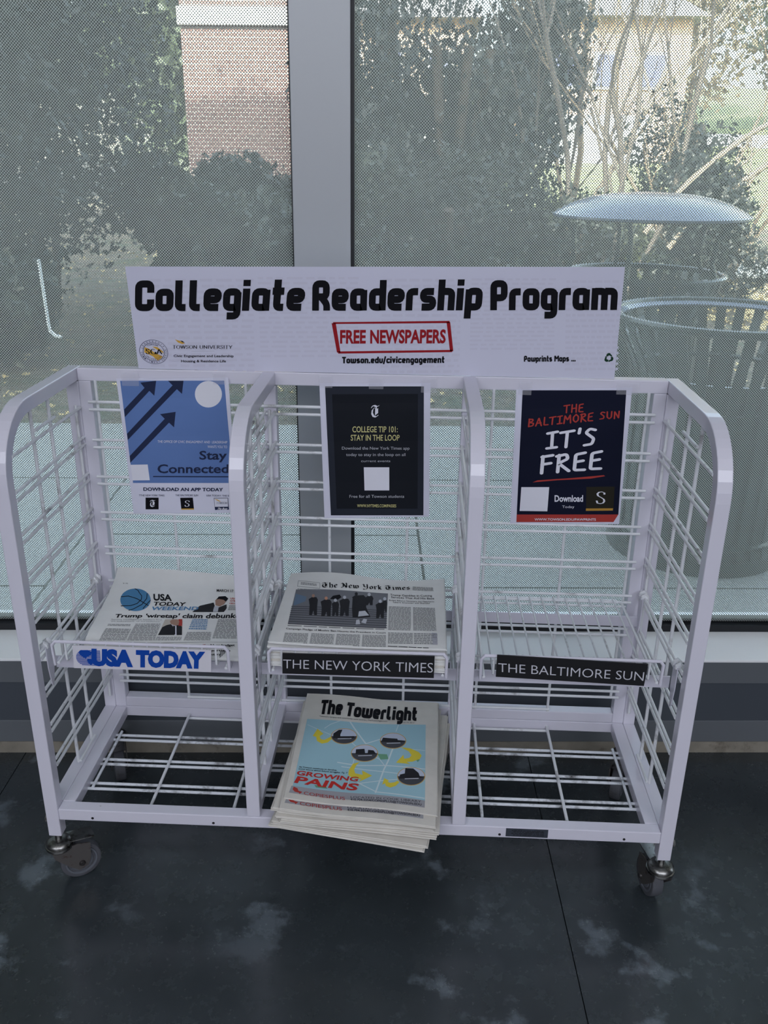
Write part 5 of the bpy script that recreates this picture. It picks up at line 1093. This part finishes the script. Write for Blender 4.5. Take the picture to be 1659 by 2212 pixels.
["G","tow","map_roads","road",2,[[0.3539,0.2693],[0.4004,0.3403],[0.4071,0.332],[0.3608,0.2611]]],
["G","tow","map_roads","road",2,[[0.4004,0.3403],[0.4892,0.4657],[0.4958,0.4578],[0.4071,0.332]]],
["G","tow","map_roads","road",2,[[0.0534,0.3451],[0.1203,0.3742],[0.1211,0.3692],[0.0542,0.3401]]],
["G","tow","map_roads","road",2,[[0.1203,0.3742],[0.2347,0.4181],[0.2356,0.4132],[0.1211,0.3692]]],
["G","tow","map_roads","road",2,[[0.2934,0.2623],[0.2208,0.3115],[0.2234,0.3168],[0.2956,0.268]]],
["G","tow","map_roads","road",2,[[0.2208,0.3115],[0.1801,0.3603],[0.1833,0.365],[0.2234,0.3168]]],
["G","tow","map_roads","road",2,[[0.7131,0.2524],[0.6976,0.3234],[0.7027,0.3257],[0.7183,0.2548]]],
["G","tow","map_roads","road",2,[[0.6819,0.4885],[0.6561,0.6079],[0.6659,0.6125],[0.692,0.4927]]],
["G","tow","map_roads","road",2,[[0.6561,0.6079],[0.6321,0.6857],[0.6419,0.6898],[0.6659,0.6125]]],
["G","tow","map_roads","road",2,[[0.6321,0.6857],[0.5902,0.8873],[0.5998,0.8906],[0.6419,0.6898]]],
["G","tow","map_roads","road",2,[[0.3925,0.4675],[0.4433,0.5155],[0.4454,0.5093],[0.3955,0.4619]]],
["G","tow","map_roads","road",2,[[0.4433,0.5155],[0.5998,0.5983],[0.6022,0.5924],[0.4454,0.5093]]],
["G","tow","map_roads","road",2,[[0.5998,0.5983],[0.6401,0.6567],[0.6439,0.6524],[0.6022,0.5924]]],
["G","tow","map_roads","road",2,[[0.4938,0.4655],[0.5881,0.4155],[0.5863,0.4076],[0.4913,0.4581]]],
["G","tow","map_roads","road",2,[[0.5881,0.4155],[0.6928,0.3922],[0.6917,0.384],[0.5863,0.4076]]],
["G","tow","map_roads","road",2,[[0.3108,0.66],[0.4597,0.6692],[0.4593,0.6608],[0.3108,0.6517]]],
["G","tow","map_roads","road",2,[[0.4597,0.6692],[0.6418,0.6541],[0.6415,0.6456],[0.4593,0.6608]]],
["G","tow","map_roads","road",2,[[0.6418,0.6541],[0.918,0.6567],[0.9184,0.6486],[0.6415,0.6456]]],
["G","tow","map_roads","road",2,[[0.3443,0.6914],[0.7325,0.715],[0.7328,0.7086],[0.3442,0.685]]],
["G","tow","map_roads","road",2,[[0.4216,0.6114],[0.4031,0.8437],[0.4088,0.8448],[0.4275,0.6125]]],
["G","tow","map_roads","road",2,[[0.4659,0.8153],[0.6009,0.8836],[0.6017,0.8759],[0.4681,0.8079]]],
["G","tow","map_roads","road",2,[[0.6009,0.8836],[0.9199,0.8906],[0.9206,0.8832],[0.6017,0.8759]]],
["G","tow","map_roads","road",2,[[0.4756,0.823],[0.6158,0.7889],[0.6148,0.7827],[0.4744,0.8168]]],
["G","tow","map_roads","road",2,[[0.6158,0.7889],[0.7357,0.7641],[0.735,0.758],[0.6148,0.7827]]],
["G","tow","map_roads","road",2,[[0.7577,0.4881],[0.9143,0.4928],[0.9145,0.488],[0.7578,0.4831]]],
["G","tow","map_parks","park",2,[[0.5825,0.5479],[0.6495,0.5478],[0.6634,0.5908],[0.6087,0.5996]]],
["G","tow","map_parks","park",3,[[0.183,0.87],[0.2581,0.8669],[0.2751,0.8863],[0.1965,0.8877]]],
["G","tow","map_parks","park",2,[[0.8503,0.5742],[0.8797,0.5754],[0.8657,0.5986]]],
["G","tow","picture_ring","gold",3,[[0.4248,0.3998],[0.4245,0.4147],[0.4206,0.4295],[0.4133,0.4436],[0.4028,0.4565],[0.3897,0.4677],[0.3744,0.4769],[0.3575,0.4837],[0.3396,0.488],[0.3214,0.4895],[0.3035,0.4883],[0.2867,0.4843],[0.2716,0.4776],[0.2587,0.4686],[0.2485,0.4574],[0.2414,0.4445],[0.2378,0.4304],[0.2377,0.4156],[0.2413,0.4007],[0.2483,0.3862],[0.2585,0.3728],[0.2716,0.3609],[0.2871,0.3511],[0.3043,0.3438],[0.3226,0.3392],[0.3412,0.3375],[0.3594,0.3389],[0.3765,0.3433],[0.3918,0.3504],[0.4047,0.3601],[0.4148,0.3719],[0.4216,0.3853]]],
["G","tow","round_photo","skyp",4,[[0.4203,0.4004],[0.4199,0.4143],[0.4162,0.4282],[0.4092,0.4414],[0.3993,0.4534],[0.3868,0.464],[0.3722,0.4727],[0.3561,0.4791],[0.339,0.4831],[0.3217,0.4846],[0.3047,0.4835],[0.2887,0.4798],[0.2743,0.4737],[0.2621,0.4652],[0.2524,0.4548],[0.2457,0.4428],[0.2423,0.4296],[0.2423,0.4158],[0.2457,0.4019],[0.2524,0.3883],[0.2622,0.3758],[0.2747,0.3647],[0.2894,0.3555],[0.3058,0.3486],[0.3232,0.3443],[0.3408,0.3427],[0.3582,0.3439],[0.3744,0.3479],[0.389,0.3545],[0.4012,0.3635],[0.4108,0.3745],[0.4172,0.3869]]],
["G","tow","round_photo_ground","photod",5,[[0.4203,0.4004],[0.4199,0.4143],[0.4162,0.4282],[0.4092,0.4414],[0.3993,0.4534],[0.3868,0.464],[0.3722,0.4727],[0.3561,0.4791],[0.339,0.4831],[0.3217,0.4846],[0.3047,0.4835],[0.2887,0.4798],[0.2743,0.4737],[0.2621,0.4652],[0.2524,0.4548],[0.2457,0.4428],[0.2423,0.4296]]],
["G","tow","round_photo_building","photodd",6,[[0.2546,0.4476],[0.2527,0.4025],[0.2865,0.3629],[0.3129,0.3563],[0.303,0.404],[0.3054,0.4239],[0.3991,0.4036],[0.4125,0.4218]]],
["G","tow","round_photo_road","lgrey",6,[[0.2886,0.4438],[0.3859,0.4238],[0.3867,0.4318],[0.2895,0.4516]]],
["G","tow","picture_ring","gold",3,[[0.7776,0.4114],[0.7765,0.4264],[0.7718,0.4411],[0.7639,0.4547],[0.7529,0.467],[0.7393,0.4773],[0.7237,0.4853],[0.7066,0.4908],[0.6886,0.4935],[0.6705,0.4933],[0.6529,0.4902],[0.6364,0.4844],[0.6217,0.4761],[0.6093,0.4656],[0.5997,0.4532],[0.5934,0.4393],[0.5905,0.4246],[0.5912,0.4095],[0.5955,0.3946],[0.6032,0.3805],[0.6141,0.3677],[0.6278,0.3569],[0.6437,0.3483],[0.6611,0.3425],[0.6795,0.3397],[0.6981,0.34],[0.7161,0.3433],[0.7328,0.3495],[0.7476,0.3584],[0.7599,0.3695],[0.7692,0.3824],[0.7752,0.3965]]],
["G","tow","round_photo","skyp",4,[[0.7731,0.4117],[0.772,0.4257],[0.7676,0.4394],[0.76,0.4522],[0.7495,0.4637],[0.7366,0.4733],[0.7217,0.4809],[0.7054,0.486],[0.6883,0.4885],[0.6711,0.4883],[0.6543,0.4855],[0.6386,0.4801],[0.6246,0.4723],[0.6128,0.4625],[0.6038,0.4509],[0.5978,0.438],[0.595,0.4242],[0.5957,0.4101],[0.5998,0.3962],[0.6072,0.3831],[0.6176,0.3712],[0.6306,0.361],[0.6457,0.353],[0.6624,0.3476],[0.6798,0.3449],[0.6975,0.3452],[0.7146,0.3483],[0.7305,0.3541],[0.7446,0.3623],[0.7562,0.3726],[0.7651,0.3846],[0.7708,0.3978]]],
["G","tow","round_photo_ground","photod",5,[[0.7731,0.4117],[0.772,0.4257],[0.7676,0.4394],[0.76,0.4522],[0.7495,0.4637],[0.7366,0.4733],[0.7217,0.4809],[0.7054,0.486],[0.6883,0.4885],[0.6711,0.4883],[0.6543,0.4855],[0.6386,0.4801],[0.6246,0.4723],[0.6128,0.4625],[0.6038,0.4509],[0.5978,0.438],[0.595,0.4242]]],
["G","tow","round_photo_building","photodd",6,[[0.6004,0.4361],[0.6104,0.3941],[0.7133,0.3971],[0.7178,0.4102],[0.7656,0.4122],[0.7693,0.4273]]],
["G","tow","round_photo_road","lgrey",6,[[0.6403,0.4432],[0.7379,0.4325],[0.7383,0.4406],[0.6409,0.4513]]],
["G","tow","picture_ring","gold",3,[[0.5866,0.5426],[0.5859,0.5582],[0.5817,0.5735],[0.574,0.5877],[0.5633,0.6005],[0.5498,0.6113],[0.5342,0.6198],[0.517,0.6257],[0.4988,0.6289],[0.4804,0.6292],[0.4624,0.6266],[0.4455,0.6213],[0.4303,0.6134],[0.4174,0.6032],[0.4073,0.5911],[0.4003,0.5773],[0.3969,0.5625],[0.3971,0.5472],[0.401,0.5318],[0.4083,0.5171],[0.4189,0.5036],[0.4324,0.4918],[0.4482,0.4823],[0.4658,0.4755],[0.4844,0.4717],[0.5032,0.4712],[0.5216,0.4739],[0.5388,0.4797],[0.5542,0.4884],[0.5671,0.4995],[0.577,0.5127],[0.5836,0.5272]]],
["G","tow","round_photo","skyp",4,[[0.5821,0.543],[0.5815,0.5576],[0.5775,0.5719],[0.5702,0.5853],[0.5599,0.5973],[0.547,0.6075],[0.5321,0.6155],[0.5157,0.6211],[0.4984,0.6241],[0.4808,0.6244],[0.4636,0.6221],[0.4475,0.6171],[0.433,0.6097],[0.4207,0.6001],[0.4111,0.5887],[0.4046,0.5758],[0.4013,0.5619],[0.4016,0.5475],[0.4053,0.5331],[0.4123,0.5193],[0.4225,0.5066],[0.4353,0.4955],[0.4504,0.4866],[0.4671,0.4802],[0.4848,0.4767],[0.5028,0.4761],[0.5203,0.4786],[0.5367,0.4841],[0.5513,0.4922],[0.5636,0.5026],[0.573,0.5149],[0.5793,0.5286]]],
["G","tow","round_photo_ground","photod",5,[[0.5821,0.543],[0.5815,0.5576],[0.5775,0.5719],[0.5702,0.5853],[0.5599,0.5973],[0.547,0.6075],[0.5321,0.6155],[0.5157,0.6211],[0.4984,0.6241],[0.4808,0.6244],[0.4636,0.6221],[0.4475,0.6171],[0.433,0.6097],[0.4207,0.6001],[0.4111,0.5887],[0.4046,0.5758],[0.4013,0.5619]]],
["G","tow","round_photo_building","photodd",6,[[0.4075,0.5708],[0.4297,0.568],[0.429,0.5242],[0.4881,0.5122],[0.4954,0.5508],[0.5139,0.549],[0.515,0.5193],[0.5527,0.5207],[0.5755,0.5534]]],
["G","tow","round_photo_road","lgrey",6,[[0.4493,0.5772],[0.545,0.5638],[0.5457,0.5715],[0.4501,0.5849]]],
["G","tow","picture_ring","gold",3,[[0.9196,0.7127],[0.9181,0.7277],[0.9131,0.7427],[0.9048,0.757],[0.8935,0.7701],[0.8796,0.7815],[0.8638,0.7908],[0.8465,0.7976],[0.8284,0.8017],[0.8102,0.8028],[0.7926,0.801],[0.7761,0.7961],[0.7615,0.7885],[0.7493,0.7784],[0.74,0.7661],[0.7338,0.7522],[0.7312,0.7373],[0.7322,0.7219],[0.7367,0.7066],[0.7448,0.692],[0.756,0.6788],[0.7699,0.6674],[0.7861,0.6583],[0.8038,0.6518],[0.8223,0.6482],[0.841,0.6475],[0.859,0.6497],[0.8757,0.6548],[0.8904,0.6625],[0.9026,0.6726],[0.9117,0.6846],[0.9174,0.6982]]],
["G","tow","round_photo","skyp",4,[[0.9153,0.7134],[0.9139,0.7276],[0.9091,0.7416],[0.9012,0.7551],[0.8904,0.7675],[0.8772,0.7783],[0.862,0.7871],[0.8455,0.7936],[0.8282,0.7974],[0.8108,0.7985],[0.794,0.7968],[0.7783,0.7922],[0.7644,0.7851],[0.7527,0.7755],[0.7438,0.764],[0.738,0.7509],[0.7355,0.7368],[0.7364,0.7223],[0.7408,0.7079],[0.7485,0.6942],[0.7592,0.6817],[0.7725,0.671],[0.7879,0.6624],[0.8048,0.6562],[0.8225,0.6527],[0.8403,0.652],[0.8575,0.6541],[0.8734,0.6589],[0.8875,0.6661],[0.8991,0.6756],[0.9077,0.6869],[0.9132,0.6997]]],
["G","tow","round_photo_ground","photod",5,[[0.9153,0.7134],[0.9139,0.7276],[0.9091,0.7416],[0.9012,0.7551],[0.8904,0.7675],[0.8772,0.7783],[0.862,0.7871],[0.8455,0.7936],[0.8282,0.7974],[0.8108,0.7985],[0.794,0.7968],[0.7783,0.7922],[0.7644,0.7851],[0.7527,0.7755],[0.7438,0.764],[0.738,0.7509],[0.7355,0.7368]]],
["G","tow","round_photo_building","photodd",6,[[0.7445,0.7583],[0.7498,0.7218],[0.7815,0.7093],[0.783,0.6636],[0.8373,0.6601],[0.8745,0.693],[0.8825,0.7184],[0.9113,0.7271]]],
["G","tow","round_photo_road","lgrey",6,[[0.7835,0.7511],[0.8758,0.7351],[0.876,0.742],[0.7838,0.7581]]],
["G","tow","map_arrow","yellow",4,[[0.1329,0.3752],[0.1813,0.4165],[0.1581,0.4437],[0.1693,0.4692],[0.1966,0.4726],[0.2239,0.4479],[0.2377,0.4355],[0.2446,0.4594],[0.2223,0.493],[0.1826,0.5097],[0.1457,0.4911],[0.1343,0.4546],[0.1087,0.4483]]],
["G","tow","map_arrow","yellow",4,[[0.7424,0.4767],[0.8099,0.4815],[0.8704,0.5099],[0.8912,0.5391],[0.8795,0.5707],[0.8292,0.6001],[0.7892,0.6071],[0.8155,0.623],[0.7167,0.6202],[0.7643,0.5442],[0.7711,0.5803],[0.806,0.5694],[0.8212,0.5439],[0.7998,0.5099]]],
["G","tow","map_arrow","yellow",4,[[0.4675,0.6339],[0.445,0.6665],[0.4343,0.7051],[0.4448,0.7364],[0.4966,0.7454],[0.4893,0.7072],[0.5619,0.7474],[0.4739,0.8092],[0.4927,0.7805],[0.4276,0.7793],[0.3995,0.755],[0.3995,0.709],[0.4216,0.655]]],
["G","tow","map_arrow","yellow",4,[[0.6457,0.7606],[0.6793,0.7801],[0.6692,0.79],[0.6875,0.7971],[0.7156,0.7898],[0.7361,0.7743],[0.7495,0.786],[0.7244,0.8194],[0.69,0.8363],[0.661,0.8261],[0.6538,0.8047],[0.6355,0.8171]]],
["T","tow","As Towson continues to develop,",0.0561,0.7455,0.3185,0.7305,-0.0019,-0.0117,"subhead","ink","F",0.03,1],
["T","tow","some worry about future struggles. Pg. 7",0.0566,0.7618,0.3911,0.7449,-0.0019,-0.0115,"subhead","ink","F",0.03,1],
["T","tow","GROWING",0.0477,0.8085,0.4677,0.8044,-0.006,-0.035,"headline","red2","F",0.055,1],
["T","tow","PAINS",0.0445,0.8745,0.4705,0.8805,-0.0092,-0.0531,"headline","red2","F",0.06,1],
["G","tow","advert_band","bandgrey",2,[[0.0332,0.9008],[0.9227,0.9027],[0.922,0.957],[0.0254,0.9578]]],
["T","tow","COPIESPLUS",0.1262,0.9592,0.4022,0.9662,-0.0041,-0.0247,"advert_lettering","brick","F",0.0,0],
["T","tow","LOCATED IN COOK LIBRARY",0.4369,0.9442,0.8984,0.9246,-0.0016,-0.0153,"advert_lettering","darkt","F",0.0,0],
["T","tow","410.704.3254/COPIESPLUS@TOWSON.EDU",0.4362,0.963,0.9018,0.9463,-0.0017,-0.0152,"advert_lettering","darkt","F",0.04,0],
["G","tow","advert_arrow","brick",3,[[0.0486,0.9067],[0.0752,0.9147],[0.0856,0.9342],[0.1127,0.9379],[0.0967,0.9576],[0.0916,0.9484],[0.0625,0.9452],[0.0453,0.9287]]],
["W","banner","ghost_print","ghost",17,[[0.0436,0.1],[0.2598,0.0966],[0.2469,1.0245],[0.0256,1.0519]]],
["W","banner","ghost_print","ghost",17,[[0.268,0.0813],[0.4724,0.0785],[0.4703,0.8513],[0.2621,0.8734]]],
["W","banner","ghost_print","ghost",17,[[0.5202,0.0926],[0.678,0.0902],[0.6785,0.9868],[0.5133,1.0076]]],
["W","banner","ghost_print","ghost",17,[[0.6983,0.0899],[0.8659,0.0873],[0.872,0.7475],[0.6987,0.7647]]],
["W","banner","ghost_print","ghost",17,[[0.8869,0.1011],[0.9924,0.0993],[1.0061,0.9303],[0.8963,0.9439]]]
]
# ------------------------------------------------------------ put the print on the sheets
prepare_texts(ITEMS)
CAP = max(y for x, y in TXT[('H', 0)][0])
rw = random.Random(5)
for it in ITEMS:
    sh = SHEETS[it[1]]
    if it[0] == 'T': sh.text(it)
    elif it[0] == 'W': sh.words(it, rw)
    else: sh.poly(it[2], it[3], it[5], it[4])
# repeated foot of the cover on the second tabloid
t2 = SHEETS['tow2']
for it in ITEMS:
    if it[1] == 'tow' and it[0] == 'T' and it[9] == 'advert_lettering': t2.text([*it])
    if it[1] == 'tow' and it[0] == 'G' and it[2] in ('advert_band', 'advert_arrow'): t2.poly(it[2], it[3], it[5], it[4])
# round seal on the banner
bs = SHEETS['banner']; SC0, SR = (.0368, .8281), (.0303, .1225)
def ringpoly(r0, r1, part, col, layer, n=48):
    for i in range(n):
        a, b = 2*pi*i/n, 2*pi*(i+1)/n
        bs.poly(part, col, [(SC0[0]+SR[0]*r*cos(t), SC0[1]+SR[1]*r*sin(t)) for r, t in ((r0, a), (r1, a), (r1, b), (r0, b))], layer)
ringpoly(.97, 1.0, 'seal_ring', 'seal', 3); ringpoly(.72, .755, 'seal_ring', 'seal', 3)
def ringtext(txt, rad, hgt, a0, a1, out=True, col='seal'):
    for i, ch in enumerate(txt):
        if ch == ' ': continue
        a = radians(a0+(a1-a0)*i/(len(txt)-1)); vs, fs = TXT[(ch, .02)]
        xs = [x for x, y in vs]; mx = (min(xs)+max(xs))/2
        k = hgt/CAP; P = []
        for x, y in vs:
            u = (x-mx)*k*.9; v = y*k
            if out: r = rad+v; px, py = r*cos(a)+u*-sin(a)*-1*-1, r*sin(a)+u*cos(a)*-1*-1
            else: r = rad+hgt-v; px, py = r*cos(a)+u*sin(a), r*sin(a)-u*cos(a)
            P.append((SC0[0]+SR[0]*px, SC0[1]+SR[1]*py))
        for f in fs: bs.poly('seal_lettering', col, [P[j] for j in f], 4)
ringtext('LEADERSHIP', .79, .13, -158, -32)
ringtext('COMMITMENT', .79, .13, 175, 68, False)
ringtext('SERVICE', .79, .13, 50, -12, False)
ringtext('TOWSON', .55, .12, -125, -60)
ringtext('UNIVERSITY', .54, .12, 145, 35, False)
def sealpt(x, y): return (SC0[0]+SR[0]*x, SC0[1]+SR[1]*y)
bs.poly('seal_swoosh', 'gold', [sealpt(x, y) for x, y in ((-.6, -.38), (-.3, -.25), (.1, .1), (.6, .35), (.45, .55), (.2, .7), (-.1, .35), (-.66, .05))], 2)
bs.poly('seal_swoosh', 'gold', [sealpt(x, y) for x, y in ((-.05, -.45), (.3, -.4), (.66, -.05), (.7, .1), (.3, -.15))], 2.5)
xs = [x for p in stroke_text('SGA', 'N', .035) for x, y in p]
for ip, p in enumerate(stroke_text('SGA', 'N', .035)): bs.poly('seal_initials', 'ink', [sealpt(-.56+1.16*(x-min(xs))/(max(xs)-min(xs)), .19-.44*y) for x, y in p], 5+.045*(ip % 17))
# recycling emblem
RC, RR = (.9848, .8055), (.0098, .0455)
for k in range(3):
    a = radians(-90+120*k)
    def rp(x, y): return (RC[0]+RR[0]*(x*cos(a)-y*sin(a)), RC[1]+RR[1]*(x*sin(a)+y*cos(a)))
    for q in ([(.45, -.62), (.85, -.45), (.6, .0), (.25, -.25)], [(.85, -.45), (1.0, -.1), (.95, .15), (.6, .0)], [(.5, -.08), (.98, .12), (.55, .55), (.42, .3)], [(.38, .22), (.62, .62), (.2, .6)]):
        bs.poly('recycling_emblem', 'green', [rp(*p) for p in q], 2)
# striped globe on the blue-lettered sign
sl = SHEETS['sL']; gx0, gx1, gy0, gy1 = .022, .20, .16, .86
def S2(x, y): return (gx0+(gx1-gx0)*x, gy0+(gy1-gy0)*y)
for i in range(13):
    y = (i+.2)/13; h = .62/13; hw = (max(0, .25-(y+.02-.5)**2))**.5*2
    x0 = .36-.36*hw; sl.poly('globe_stripes', 'royal', [S2(x0, y), S2(1.0, y), S2(1.0, y+h), S2(x0, y+h)], 2)
sl.poly('globe_land', 'royal', [S2(x, y) for x, y in ((.2, .02), (.5, .0), (.66, .14), (.6, .36), (.46, .42), (.4, .56), (.3, .48), (.16, .3), (.12, .14))], 3)
sl.poly('globe_land', 'royal', [S2(x, y) for x, y in ((.46, .56), (.62, .6), (.7, .74), (.6, .98), (.5, .86), (.44, .7))], 3)
for sh in SHEETS.values(): sh.done()
for n_ in list(bpy.data.materials):
    pass
